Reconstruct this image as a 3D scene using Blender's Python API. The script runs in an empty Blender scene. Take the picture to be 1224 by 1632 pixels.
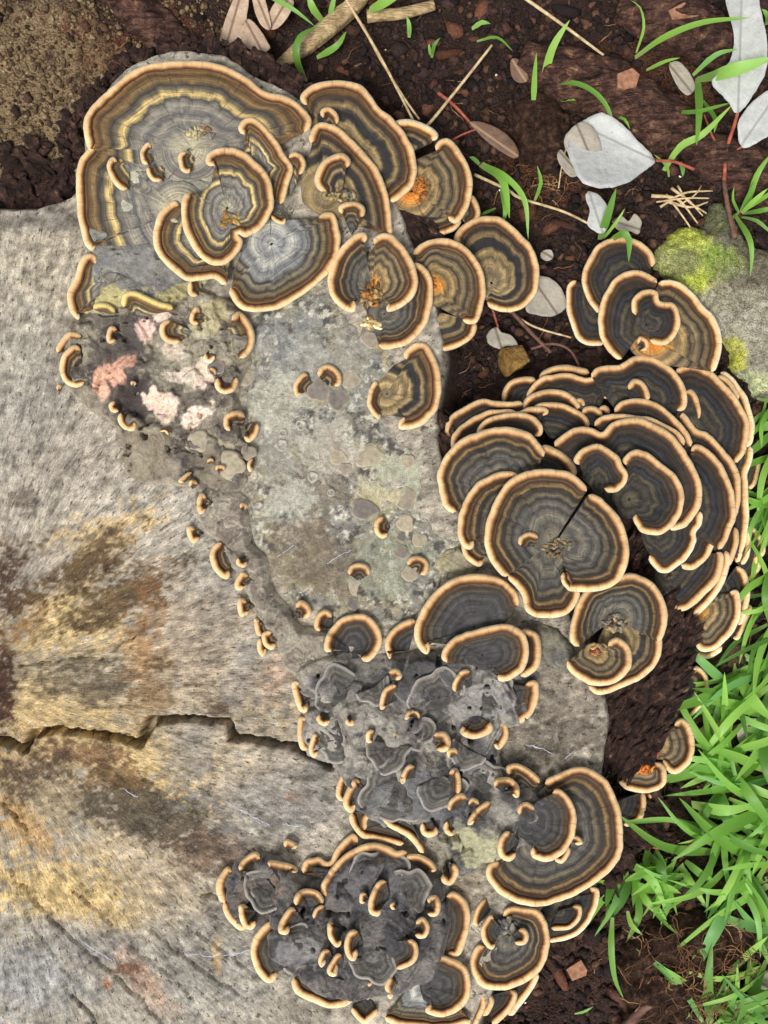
import bpy, math, random
import numpy as np
from mathutils import Vector
random.seed(7); rng = np.random.default_rng(7)

# ---------------------------------------------------------------- camera, sky, sun, exposure
S = 0.00025            # metres per photo pixel on the cut face of the stump
H = 1700.0             # camera height above the cut face, in the same units
CX, CY = 612.0, 816.0
scn = bpy.context.scene
cam_d = bpy.data.cameras.new('camera'); cam = bpy.data.objects.new('camera', cam_d)
scn.collection.objects.link(cam); scn.camera = cam
cam.location = (0, 0, H*S); cam.rotation_euler = (0, 0, 0)
cam_d.sensor_fit = 'VERTICAL'; cam_d.sensor_height = 24.0
cam_d.lens = 24.0*H/(2*816.0)
cam_d.clip_start = 0.02; cam_d.clip_end = 200.0
cam_d.dof.use_dof = True; cam_d.dof.focus_distance = H*S; cam_d.dof.aperture_fstop = 16.0

SUN_EL, SUN_AZ = math.radians(62), math.radians(205)      # compass bearing the light comes from (0 = +Y, clockwise)
world = bpy.data.worlds.new('World'); scn.world = world; world.use_nodes = True
wn = world.node_tree; wn.nodes.clear()
sky = wn.nodes.new('ShaderNodeTexSky'); sky.sky_type = 'NISHITA'; sky.sun_disc = False
sky.sun_elevation = SUN_EL; sky.sun_rotation = SUN_AZ; sky.dust_density = 4.0; sky.air_density = 1.0
hs = wn.nodes.new('ShaderNodeHueSaturation'); hs.inputs['Saturation'].default_value = 0.12
bg = wn.nodes.new('ShaderNodeBackground'); bg.inputs['Strength'].default_value = 0.08
wo = wn.nodes.new('ShaderNodeOutputWorld')
wn.links.new(sky.outputs[0], hs.inputs['Color']); wn.links.new(hs.outputs[0], bg.inputs['Color'])
wn.links.new(bg.outputs[0], wo.inputs['Surface'])
sd = bpy.data.lights.new('sun', 'SUN'); sd.energy = 1.5; sd.angle = math.radians(16); sd.color = (1.0, 0.96, 0.90)
sun = bpy.data.objects.new('sun', sd); scn.collection.objects.link(sun)
_d = Vector((math.sin(SUN_AZ)*math.cos(SUN_EL), math.cos(SUN_AZ)*math.cos(SUN_EL), math.sin(SUN_EL)))
sun.rotation_euler = _d.to_track_quat('Z', 'Y').to_euler(); sun.location = _d*2
scn.view_settings.view_transform = 'Standard'; scn.view_settings.look = 'None'
scn.view_settings.exposure = 1.02; scn.view_settings.gamma = 1.0; scn.view_settings.use_curve_mapping = False

# ---------------------------------------------------------------- helpers
col = scn.collection
def lin(c):
    return tuple((v/255/12.92 if v/255 <= 0.04045 else ((v/255+0.055)/1.055)**2.4) for v in c)
def lin_a(a):
    a = np.asarray(a, float)/255
    return np.where(a <= 0.04045, a/12.92, ((a+0.055)/1.055)**2.4)
def unproj(px, py, z):
    """where a thing seen at a photo pixel stands, when it is at height z (all in pixel units)"""
    k = (H-z)/H
    return (CX+(px-CX)*k, CY+(py-CY)*k)
def W(x, y, z):
    return ((x-CX)*S, -(y-CY)*S, z*S)
def P(px, py, z):
    x, y = unproj(px, py, z); return W(x, y, z)

_tabs = {}
def vnoise(x, y, seed=0):
    if seed not in _tabs: _tabs[seed] = np.random.default_rng(1000+seed).random((256, 256))
    T = _tabs[seed]
    xi = np.floor(x).astype(int); yi = np.floor(y).astype(int); fx = x-xi; fy = y-yi
    fx = fx*fx*(3-2*fx); fy = fy*fy*(3-2*fy)
    a = T[xi & 255, yi & 255]; b = T[(xi+1) & 255, yi & 255]; c = T[xi & 255, (yi+1) & 255]; d = T[(xi+1) & 255, (yi+1) & 255]
    return (a*(1-fx)+b*fx)*(1-fy)+(c*(1-fx)+d*fx)*fy
def fbm(x, y, seed=0, o=4):
    v = 0; a = 1.0; t = 0
    for i in range(o):
        v = v+a*vnoise(x*2**i, y*2**i, seed+i*17); t += a; a *= 0.5
    return v/t
def sstep(a, b, x):
    t = np.clip((x-a)/(b-a), 0, 1); return t*t*(3-2*t)
def pts_of(s):
    return [tuple(float(v) for v in p.split(',')) for p in s.split()]
def catmull(pts, step, closed=False):
    P_ = [np.array(p, float) for p in pts]; n = len(P_); out = []
    for i in range(n if closed else n-1):
        if closed: p0, p1, p2, p3 = P_[i-1], P_[i], P_[(i+1) % n], P_[(i+2) % n]
        else:
            p1, p2 = P_[i], P_[i+1]; p0 = P_[i-1] if i else 2*p1-p2; p3 = P_[i+2] if i+2 < n else 2*p2-p1
        k = max(2, int(math.ceil(np.linalg.norm((p2-p1)[:2])/step)))
        for j in range(k):
            t = j/k
            out.append(0.5*(2*p1+(p2-p0)*t+(2*p0-5*p1+4*p2-p3)*t*t+(3*p1-p0-3*p2+p3)*t**3))
    if not closed: out.append(P_[-1])
    return np.array(out)
def poly_sd(x, y, poly):
    """signed distance to a polygon, positive inside"""
    pl = np.array(poly, float); n = len(pl)
    d2 = np.full(x.shape, 1e18); ins = np.zeros(x.shape, bool)
    for i in range(n):
        ax, ay = pl[i]; bx, by = pl[(i+1) % n]; ex, ey = bx-ax, by-ay
        t = np.clip(((x-ax)*ex+(y-ay)*ey)/(ex*ex+ey*ey+1e-9), 0, 1)
        d2 = np.minimum(d2, (x-ax-ex*t)**2+(y-ay-ey*t)**2)
        if ay != by:
            c = ((ay > y) != (by > y)) & (x < (bx-ax)*(y-ay)/(by-ay)+ax); ins ^= c
    d = np.sqrt(d2); return np.where(ins, d, -d)
def line_dist(x, y, pl):
    d2 = np.full(x.shape, 1e18); tt = np.zeros(x.shape)
    n = len(pl)-1
    for i in range(n):
        ax, ay = pl[i]; bx, by = pl[i+1]; ex, ey = bx-ax, by-ay
        t = np.clip(((x-ax)*ex+(y-ay)*ey)/(ex*ex+ey*ey+1e-9), 0, 1)
        q = (x-ax-ex*t)**2+(y-ay-ey*t)**2
        tt = np.where(q < d2, (i+t)/n, tt); d2 = np.minimum(d2, q)
    return np.sqrt(d2), tt

def mesh_np(name, V, F, mat=None, parent=None, attrs=None, colors=None, uv=None, smooth=True):
    """V (n,3) metres, F list of index tuples or (m,4) array; attrs {name:(n,)}, colors (n,3) linear, uv (n,2) per vertex"""
    me = bpy.data.meshes.new(name)
    if isinstance(F, np.ndarray):
        m, k = F.shape
        me.vertices.add(len(V)); me.vertices.foreach_set('co', np.asarray(V, np.float32).ravel())
        me.loops.add(m*k); me.loops.foreach_set('vertex_index', F.astype(np.int32).ravel())
        me.polygons.add(m); me.polygons.foreach_set('loop_start', np.arange(0, m*k, k, dtype=np.int32))
        me.polygons.foreach_set('loop_total', np.full(m, k, np.int32)); me.update(calc_edges=True)
    else:
        me.from_pydata([tuple(v) for v in V], [], F)
    if attrs:
        for k_, v in attrs.items():
            a = me.attributes.new(k_, 'FLOAT', 'POINT'); a.data.foreach_set('value', np.asarray(v, np.float32))
    if colors is not None:
        a = me.attributes.new('tint', 'FLOAT_COLOR', 'POINT')
        c4 = np.ones((len(V), 4), np.float32); c4[:, :3] = colors; a.data.foreach_set('color', c4.ravel())
    if uv is not None:
        a = me.attributes.new('lay', 'FLOAT_VECTOR', 'POINT')
        c3 = np.zeros((len(V), 3), np.float32); c3[:, :uv.shape[1]] = uv; a.data.foreach_set('vector', c3.ravel())
    if smooth: me.polygons.foreach_set('use_smooth', np.ones(len(me.polygons), bool))
    if mat: me.materials.append(mat)
    o = bpy.data.objects.new(name, me); col.objects.link(o)
    if parent is not None: o.parent = parent
    return o
def thing(name, label, cat, loc=(0, 0, 0), group=None):
    o = bpy.data.objects.new(name, None); col.objects.link(o); o.empty_display_size = 0.005
    o.location = (0, 0, 0); tag(o, label, cat, group); return o
def tag(o, label=None, cat=None, group=None, kind=None):
    if label: o['label'] = label
    if cat: o['category'] = cat
    if group: o['group'] = group
    if kind: o['kind'] = kind
    return o
def re_origin(root, loc):
    """move an Empty to its thing's base without moving the parts"""
    root.location = loc
    for c in root.children: c.location = tuple(-v for v in loc)
def grid_faces(ny, nx, keep=None):
    i = np.arange(ny*nx).reshape(ny, nx)
    F = np.stack([i[1:, :-1], i[1:, 1:], i[:-1, 1:], i[:-1, :-1]], -1)
    if keep is not None: F = F[keep]
    else: F = F.reshape(-1, 4)
    return F
def compact(V, F, *arrs):
    u, inv = np.unique(F.ravel(), return_inverse=True)
    return (V[u], inv.reshape(F.shape))+tuple(a[u] for a in arrs)

# ---------------------------------------------------------------- node materials
class NM:
    def __init__(s, name, rough=0.8, spec=0.25):
        s.m = bpy.data.materials.new(name); s.m.use_nodes = True; s.t = s.m.node_tree
        s.b = s.t.nodes['Principled BSDF']; s.b.inputs['Roughness'].default_value = rough
        s.b.inputs['Specular IOR Level'].default_value = spec
    def n(s, t, **kw):
        nd = s.t.nodes.new('ShaderNode'+t)
        for k, v in kw.items(): setattr(nd, k, v)
        return nd
    def put(s, sock, v):
        if hasattr(v, 'is_output'): s.t.links.new(v, sock)
        else: sock.default_value = v
    def attr(s, name, out='Fac'):
        a = s.n('Attribute'); a.attribute_name = name; return a.outputs[out]
    def pos(s, k=40.0, sc=(1, 1, 1)):
        g = s.n('NewGeometry'); m = s.n('Mapping'); s.t.links.new(g.outputs['Position'], m.inputs['Vector'])
        m.inputs['Scale'].default_value = tuple(k*v for v in sc); return m.outputs[0]
    def map(s, v, sc=(1, 1, 1), loc=(0, 0, 0), rot=(0, 0, 0)):
        m = s.n('Mapping'); s.t.links.new(v, m.inputs['Vector'])
        m.inputs['Scale'].default_value = sc; s.put(m.inputs['Location'], loc); m.inputs['Rotation'].default_value = rot
        return m.outputs[0]
    def rnd(s): return s.n('ObjectInfo').outputs['Random']
    def noise(s, v, scale=5, detail=4, rough=0.55, dist=0.0):
        t = s.n('TexNoise'); s.t.links.new(v, t.inputs['Vector']); t.inputs['Scale'].default_value = scale
        t.inputs['Detail'].default_value = detail; t.inputs['Roughness'].default_value = rough; t.inputs['Distortion'].default_value = dist
        return t.outputs['Fac']
    def voro(s, v, scale=5, feature='F1', rand=1.0):
        t = s.n('TexVoronoi', feature=feature); s.t.links.new(v, t.inputs['Vector']); t.inputs['Scale'].default_value = scale
        t.inputs['Randomness'].default_value = rand; return t.outputs['Distance']
    def math(s, op, a, b=0.0, c=None, clamp=False):
        m = s.n('Math', operation=op, use_clamp=clamp); s.put(m.inputs[0], a); s.put(m.inputs[1], b)
        if c is not None: s.put(m.inputs[2], c)
        return m.outputs[0]
    def ramp(s, f, stops, interp='LINEAR'):
        r = s.n('ValToRGB'); cr = r.color_ramp; cr.interpolation = interp
        while len(cr.elements) < len(stops): cr.elements.new(0.5)
        for e, (p, c) in zip(cr.elements, stops):
            e.position = p; e.color = (*c, 1) if len(c) == 3 else c
        s.put(r.inputs['Fac'], f); return r.outputs['Color']
    def mr(s, f, a, b, c=0.0, d=1.0):
        m = s.n('MapRange'); s.put(m.inputs[0], f)
        for i, v in enumerate((a, b, c, d)): m.inputs[1+i].default_value = v
        return m.outputs[0]
    def mix(s, f, a, b, mode='MIX'):
        m = s.n('Mix', data_type='RGBA', blend_type=mode); s.put(m.inputs[0], f)
        for i, v in ((6, a), (7, b)):
            if not hasattr(v, 'is_output') and len(v) == 3: v = (*v, 1)
            s.put(m.inputs[i], v)
        return m.outputs[2]
    def gain(s, c, f):
        """multiply a colour by a grey factor"""
        v = s.n('VectorMath', operation='SCALE'); s.put(v.inputs[0], c); s.put(v.inputs['Scale'], f); return v.outputs[0]
    def bump(s, h, dist=0.0004, strength=1.0):
        b = s.n('Bump'); b.inputs['Distance'].default_value = dist; b.inputs['Strength'].default_value = strength
        s.put(b.inputs['Height'], h); s.t.links.new(b.outputs[0], s.b.inputs['Normal']); return b
    def col(s, c): s.put(s.b.inputs['Base Color'], c)

def ramp_srgb(txt, k=1.0):
    out = []
    for e in txt.split(';'):
        p, c = e.split(':'); c = lin([float(v) for v in c.split(',')]); out.append((float(p), tuple(v*k for v in c)))
    return out

PAL = {
 'grey':  '0:98,70,42;.05:62,46,34;.10:128,104,66;.14:70,58,46;.2:50,48,48;.27:104,95,78;.33:52,52,57;.42:96,93,88;.5:68,67,70;.62:112,108,98;.75:84,82,80;1:124,119,104',
 'olive': '0:120,88,52;.06:74,54,38;.11:62,54,48;.18:134,114,80;.25:58,54,54;.33:48,47,52;.38:62,58,54;.44:142,124,88;.55:106,93,70;.65:146,128,94;.8:112,100,78;1:150,136,104',
 'cream': '0:118,88,52;.04:84,62,42;.10:122,100,64;.17:64,60,60;.23:104,97,82;.29:176,156,106;.35:70,70,74;.40:112,109,104;.46:126,123,116;.55:92,92,98;.62:128,124,116;.7:106,105,106;.85:144,140,126;1:160,156,134',
 'dark':  '0:92,68,46;.05:54,44,37;.12:72,60,47;.18:40,38,40;.26:58,60,70;.31:42,39,38;.4:92,83,66;.47:50,49,54;.58:80,73,60;.68:48,48,52;.82:98,93,72;1:92,92,76',
 'blue':  '0:118,84,50;.05:66,52,40;.11:112,97,68;.18:54,53,57;.26:120,112,94;.33:66,66,72;.42:120,122,124;.52:98,102,110;.65:150,152,150;.8:112,116,124;1:156,158,158',
 'slate': '0:98,74,46;.07:64,52,40;.14:84,77,66;.2:54,53,54;.3:76,75,76;.38:58,58,63;.5:78,78,81;.62:64,64,70;.8:86,86,90;1:104,104,106',
 'smoke': '0:114,111,106;.06:88,86,85;.14:104,101,97;.22:72,71,72;.32:100,98,96;.42:66,65,67;.55:90,88,88;.68:70,69,71;.82:88,86,87;1:104,102,100',
 'rust':  '0:112,82,50;.06:70,52,38;.12:122,104,74;.2:56,52,52;.3:128,112,82;.4:64,58,52;.5:150,128,88;.62:112,96,70;.72:168,126,66;.84:196,122,44;1:150,92,42',
}
def ramp_cap(txt):
    out = []
    for e in txt.split(';'):
        p_, c_ = e.split(':'); c_ = [float(v) for v in c_.split(',')]; L_ = sum(c_)/3; k_ = (L_/104.0)**0.42
        c_ = [c_[0]*k_*1.02, c_[1]*k_, c_[2]*k_*0.95]; out.append((float(p_), lin(c_)))
    return out
DARK = {'dark': 0.74, 'slate': 0.84, 'grey': 0.84, 'cream': 0.84, 'blue': 0.84, 'olive': 0.82, 'rust': 0.84}
def cap_material(key):
    m = NM('cap_'+key, 0.72, 0.3); lay = m.attr('lay', 'Vector'); q = m.attr('q')
    r = m.rnd(); off = m.n('CombineXYZ'); m.put(off.inputs[0], m.math('MULTIPLY', r, 57.0)); m.put(off.inputs[2], m.math('MULTIPLY', r, 31.0))
    va = m.n('VectorMath', operation='ADD'); m.put(va.inputs[0], lay); m.put(va.inputs[1], off.outputs[0]); v = va.outputs[0]
    wob = m.noise(m.map(v, (1.0, 0.7, 1)), 1.6, 2)
    wob2 = m.noise(m.map(v, (9, 3, 1)), 2.2, 2)
    q2 = m.math('ADD', q, m.math('MULTIPLY', m.math('SUBTRACT', wob, 0.5), 0.10))
    q2 = m.math('ADD', q2, m.math('MULTIPLY', m.math('SUBTRACT', wob2, 0.5), 0.022))
    q2 = m.math('ADD', q2, m.math('MULTIPLY', m.math('SUBTRACT', r, 0.5), 0.07))
    c = m.ramp(q2, ramp_cap(PAL[key]))
    lines = m.noise(m.map(v, (0.55, 26, 1)), 1.3, 3, 0.65)                       # growth lines along the margin
    fib = m.noise(m.map(v, (42, 2.2, 1)), 1.6, 3, 0.6)                           # fibres across them
    mott = m.noise(m.map(v, (4, 4, 1)), 1.4, 4, 0.6)
    f = m.math('MULTIPLY', m.mr(lines, 0.3, 0.7, 0.52, 1.5), m.mr(fib, 0.3, 0.7, 0.74, 1.26))
    f = m.math('MULTIPLY', f, m.mr(mott, 0.3, 0.7, 0.78, 1.24))
    c = m.gain(c, m.math('MULTIPLY', f, DARK.get(key, 0.74)))
    # hairline radial splits
    sx = m.n('SeparateXYZ'); m.put(sx.inputs[0], v)
    vo = m.n('TexVoronoi', voronoi_dimensions='1D', feature='DISTANCE_TO_EDGE')
    wv = m.math('ADD', m.math('MULTIPLY', sx.outputs[0], 2.6), m.math('MULTIPLY', m.noise(m.map(v, (3, 7, 1)), 1.5, 2), 0.22))
    m.put(vo.inputs['W'], wv); vo.inputs['Scale'].default_value = 1.0
    spl = m.math('MULTIPLY', m.mr(vo.outputs['Distance'], 0.0, 0.022, 1.0, 0.0), m.mr(m.noise(m.map(v, (1.5, 2.2, 1)), 2.0, 2), 0.47, 0.56))
    c = m.mix(m.math('MULTIPLY', spl, 0.62, clamp=True), c, lin((36, 30, 26)))
    # pale dust and specks
    sp = m.mr(m.noise(m.map(v, (16, 16, 1)), 3.0, 2), 0.72, 0.78)
    c = m.mix(m.math('MULTIPLY', sp, 0.5), c, lin((178, 168, 145)))
    m.col(c)
    hgt = m.math('ADD', m.math('MULTIPLY', lines, 0.7), m.math('MULTIPLY', fib, 0.45))
    hgt = m.math('ADD', hgt, m.math('MULTIPLY', m.noise(m.map(v, (0.8, 9, 1)), 1.0, 2), 1.5))
    hgt = m.math('SUBTRACT', hgt, m.math('MULTIPLY', spl, 1.2))
    m.bump(hgt, 0.00055, 0.8); m.b.inputs['Sheen Weight'].default_value = 0.12
    return m.m
def rim_material(name, txt, k=1.0):
    m = NM(name, 0.62, 0.3); lay = m.attr('lay', 'Vector'); q = m.attr('q')
    r = m.rnd(); off = m.n('CombineXYZ'); m.put(off.inputs[0], m.math('MULTIPLY', r, 57.0)); m.put(off.inputs[2], m.math('MULTIPLY', r, 31.0))
    va = m.n('VectorMath', operation='ADD'); m.put(va.inputs[0], lay); m.put(va.inputs[1], off.outputs[0]); v = va.outputs[0]
    q2 = m.math('ADD', q, m.math('MULTIPLY', m.math('SUBTRACT', m.noise(m.map(v, (5, 1, 1)), 2.0, 3), 0.5), 0.30))
    c = m.ramp(q2, ramp_srgb(txt, k))
    st = m.noise(m.map(v, (30, 3, 1)), 1.6, 3); bl = m.noise(m.map(v, (3, 6, 1)), 1.6, 4)
    c = m.gain(c, m.math('MULTIPLY', m.mr(st, 0.3, 0.7, 0.88, 1.1), m.mr(bl, 0.3, 0.7, 0.82, 1.14)))
    vo = m.n('TexVoronoi', voronoi_dimensions='1D', feature='DISTANCE_TO_EDGE'); sx = m.n('SeparateXYZ'); m.put(sx.inputs[0], v)
    m.put(vo.inputs['W'], m.math('ADD', m.math('MULTIPLY', sx.outputs[0], 4.5), m.math('MULTIPLY', m.noise(m.map(v, (6, 12, 1)), 2.0, 2), 0.25))); vo.inputs['Scale'].default_value = 1.0
    spl = m.math('MULTIPLY', m.mr(vo.outputs['Distance'], 0.0, 0.03, 1.0, 0.0), m.mr(m.noise(m.map(v, (2.5, 1, 1)), 2.0, 2), 0.45, 0.6))
    c = m.mix(m.math('MULTIPLY', spl, 0.55, clamp=True), c, lin((128, 82, 46)))
    spot = m.mr(m.noise(m.map(v, (9, 14, 1)), 2.0, 3), 0.66, 0.76)
    c = m.mix(m.math('MULTIPLY', spot, 0.5), c, lin((130, 82, 44)))
    m.col(c)
    m.bump(m.math('ADD', m.math('MULTIPLY', st, 0.5), m.math('SUBTRACT', bl, spl)), 0.0005, 0.55)
    m.b.inputs['Subsurface Weight'].default_value = 0.12; m.b.inputs['Subsurface Radius'].default_value = (0.8, 0.45, 0.2); m.b.inputs['Subsurface Scale'].default_value = 0.001
    return m.m
CAPM = {k: cap_material(k) for k in PAL}
RIM = '0:242,226,194;.08:236,212,174;.22:227,194,146;.40:213,172,120;.54:190,146,96;.68:142,102,64;.82:94,68,44;1:58,44,34'
RIMW = '0:250,240,218;.16:244,224,190;.36:228,190,144;.55:214,168,114;.72:188,138,86;.86:130,94,60;1:80,58,40'
RIMY = '0:232,218,160;.3:222,200,132;.6:196,170,100;.85:140,118,70;1:90,80,60'
RIMG = '0:152,147,138;.3:138,133,126;.6:124,120,115;1:110,107,103'
RIMM = {'g': rim_material('rim_grey', RIMG), 't': rim_material('rim_tan', RIM, 0.94), 'w': rim_material('rim_white', RIMW), 'y': rim_material('rim_yellow', RIMY)}
# ---------------------------------------------------------------- the ground
GZ = -120.0
def ground_h(x, y):
    h = GZ+34*(fbm(x/150, y/150, 3, 3)-0.5)+26*(fbm(x/38, y/38, 5, 4)-0.5)+8*(fbm(x/11, y/11, 8, 3)-0.5)
    # soil banked up against the stump at its upper left, and a fibrous clod at the lower right
    h = h+38*sstep(520, 150, np.hypot(x-60, y-60))
    return h
def stain(x, y, base, blobs, wx, wy):
    c = np.broadcast_to(lin_a(base), x.shape+(3,)).copy()
    for i, (cx, cy, rx, ry, deg, rgb, st) in enumerate(blobs):
        a = math.radians(deg); dx, dy = x-cx, y-cy
        u = (dx*math.cos(a)+dy*math.sin(a))/rx; v = (-dx*math.sin(a)+dy*math.cos(a))/ry
        d = np.hypot(u, v)
        k = st*sstep(1.35, 0.6, d+1.5*(wx-0.5)+0.95*(wy-0.5))
        c += (lin_a(rgb)-c)*k[..., None]
    return c

gx = np.arange(-420, 1700, 5.0); gy = np.arange(-420, 2140, 5.0); X, Y = np.meshgrid(gx, gy)
Z = ground_h(X, Y)
n1 = fbm(X/55, Y/55, 21, 5); n2 = fbm(X/14, Y/14, 31, 4)
gcol = stain(X, Y, (54, 41, 36), [
    (60, 140, 190, 200, 0, (136, 116, 88), .9), (240, 60, 130, 100, 30, (104, 62, 44), .75), (90, 260, 70, 60, 0, (120, 100, 74), .6),
    (700, 60, 260, 120, 0, (50, 36, 31), .6), (880, 220, 80, 90, 0, (96, 62, 44), .75), (1080, 60, 140, 70, 0, (92, 60, 44), .7),
    (760, 580, 140, 120, 0, (48, 35, 31), .7), (1080, 1560, 150, 130, 20, (80, 60, 52), .8), (900, 1580, 110, 100, 0, (64, 46, 40), .7),
    (1180, 1180, 80, 120, 0, (104, 84, 62), .6)], n1, n2)
gcol *= (0.55+0.9*n2)[..., None]
gm = NM('soil', 0.95, 0.15)
p = gm.pos(); c = gm.attr('tint', 'Color')
c = gm.gain(c, gm.mr(gm.noise(p, 22, 5, 0.7), 0.3, 0.7, 0.5, 1.6))
c = gm.mix(gm.mr(gm.noise(p, 46, 3), 0.66, 0.74), c, lin((150, 118, 88)))
gm.col(c); gm.bump(gm.math('ADD', gm.noise(p, 16, 6, 0.7), gm.math('MULTIPLY', gm.voro(p, 22), 0.7)), 0.0022, 1.0)
V = np.stack([(X-CX)*S, -(Y-CY)*S, Z*S], -1).reshape(-1, 3)
ground = mesh_np('ground', V, grid_faces(*X.shape), gm.m, colors=gcol.reshape(-1, 3)); tag(ground, kind='structure')
# the same soil going on out to the horizon, a little lower than the built patch
f = 60.0
far = mesh_np('ground', np.array([(-f, -f, -0.045), (f, -f, -0.045), (f, f, -0.045), (-f, f, -0.045)]), [(0, 1, 2, 3)], gm.m,
              colors=np.tile(lin_a((66, 48, 40)), (4, 1)), smooth=False); tag(far, kind='structure')

# ---------------------------------------------------------------- the stump
STUMP = pts_of('-700,330 0,335 60,331 112,312 130,275 132,220 150,165 195,112 245,86 300,77 352,84 402,114 480,158 560,225 622,300 655,390 688,470 704,560 694,640 700,720 735,800 810,890 900,970 948,1050 966,1120 962,1210 940,1300 884,1420 806,1540 744,1700 600,2100 -700,2100')
STUMP_W = [tuple(p) for p in catmull(STUMP, 30, True)]
PITH = (-70.0, 1085.0)
CRACKS = [('-60,1166 0,1180 38,1193 52,1172 90,1162 128,1168 190,1176 222,1187 240,1150 300,1145 364,1150 374,1174 420,1181 475,1191 530,1222', 6.5, 46),
          ('28,1062 80,1056 130,1046 165,1050', 1.6, 10), ('180,1035 222,1012', 1.4, 8), ('285,1092 372,1083', 1.2, 6),
          ('0,1278 18,1294 40,1322', 2.2, 14), ('14,1386 60,1442 86,1472 120,1500 172,1546 222,1592 260,1632', 1.8, 11),
          ('110,1415 140,1440 180,1476', 1.5, 9), ('240,1482 275,1510 330,1552 400,1598', 1.6, 10), ('205,1508 270,1556 312,1600', 1.3, 8),
          ('285,1468 340,1508 420,1560', 1.2, 7), ('105,1580 140,1610 158,1640', 2.4, 14), ('325,1428 345,1432', 4.0, 14),
          ('222,1240 262,1256', 1.4, 7), ('258,845 305,815', 1.2, 6), ('40,1450 70,1500 110,1560', 1.0, 6), ('300,1440 330,1452 360,1478', 1.0, 6)]
def wood_h(X, Y):
    r = np.hypot(X-PITH[0], Y-PITH[1]); th = np.arctan2(Y-PITH[1], X-PITH[0])
    sd = poly_sd(X, Y, STUMP_W)+10*(fbm(X/40, Y/40, 41, 3)-0.5)
    z = 7*(fbm(X/130, Y/130, 42, 3)-0.5)+3.2*(fbm(th*34, r/70, 43, 4)-0.5)+1.6*(fbm(X/7, Y/7, 44, 2)-0.5)
    saw = np.sin((X*0.80+Y*0.60)/9.0+3*fbm(X/60, Y/60, 45, 2)); z += 0.25*saw*sstep(0.45, 0.7, fbm(X/120, Y/120, 46, 2))
    wx = X+5*(fbm(X/14, Y/14, 47, 3)-0.5)*2; wy = Y+5*(fbm(X/14, Y/14, 48, 3)-0.5)*2
    for pts, w, dep in CRACKS:
        d, t = line_dist(wx, wy, pts_of(pts))
        ww = w*(0.35+0.6*np.sin(np.pi*np.clip(t, 0.04, 0.96))**0.5)
        if w > 5:
            ww = w*(0.42+0.95*fbm(t*14, t*0+2.3, 49, 2))
        z = z-(dep*1.25 if w < 5 else dep)*sstep(ww+(0.7 if w < 5 else 1.6), ww*0.4, d)+1.0*sstep(ww*4, ww, d)*sstep(ww, ww*1.6, d)
    edge = np.where(sd > 0, -9*sstep(26, 0, sd), -9+sd*3.0)
    return np.maximum(z+edge, -190.0), sd, r, th
ux = np.arange(-300, 1022, 3.0); uy = np.arange(48, 1760, 3.0); X, Y = np.meshgrid(ux, uy)
Z, SDW, R_, TH = wood_h(X, Y)
n1 = 0.5+1.25*(0.45*fbm(TH*20, R_/45, 51, 5)+0.55*fbm(X/42, Y/30, 52, 5)-0.5); n2 = 0.5+2.0*(fbm(X/8, Y/6, 61, 4)-0.5)
n3 = 0.5+1.9*(0.5*fbm(TH*55, R_/22, 66, 4)+0.5*fbm(X/12+Y/40, Y/7, 67, 4)-0.5)
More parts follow.
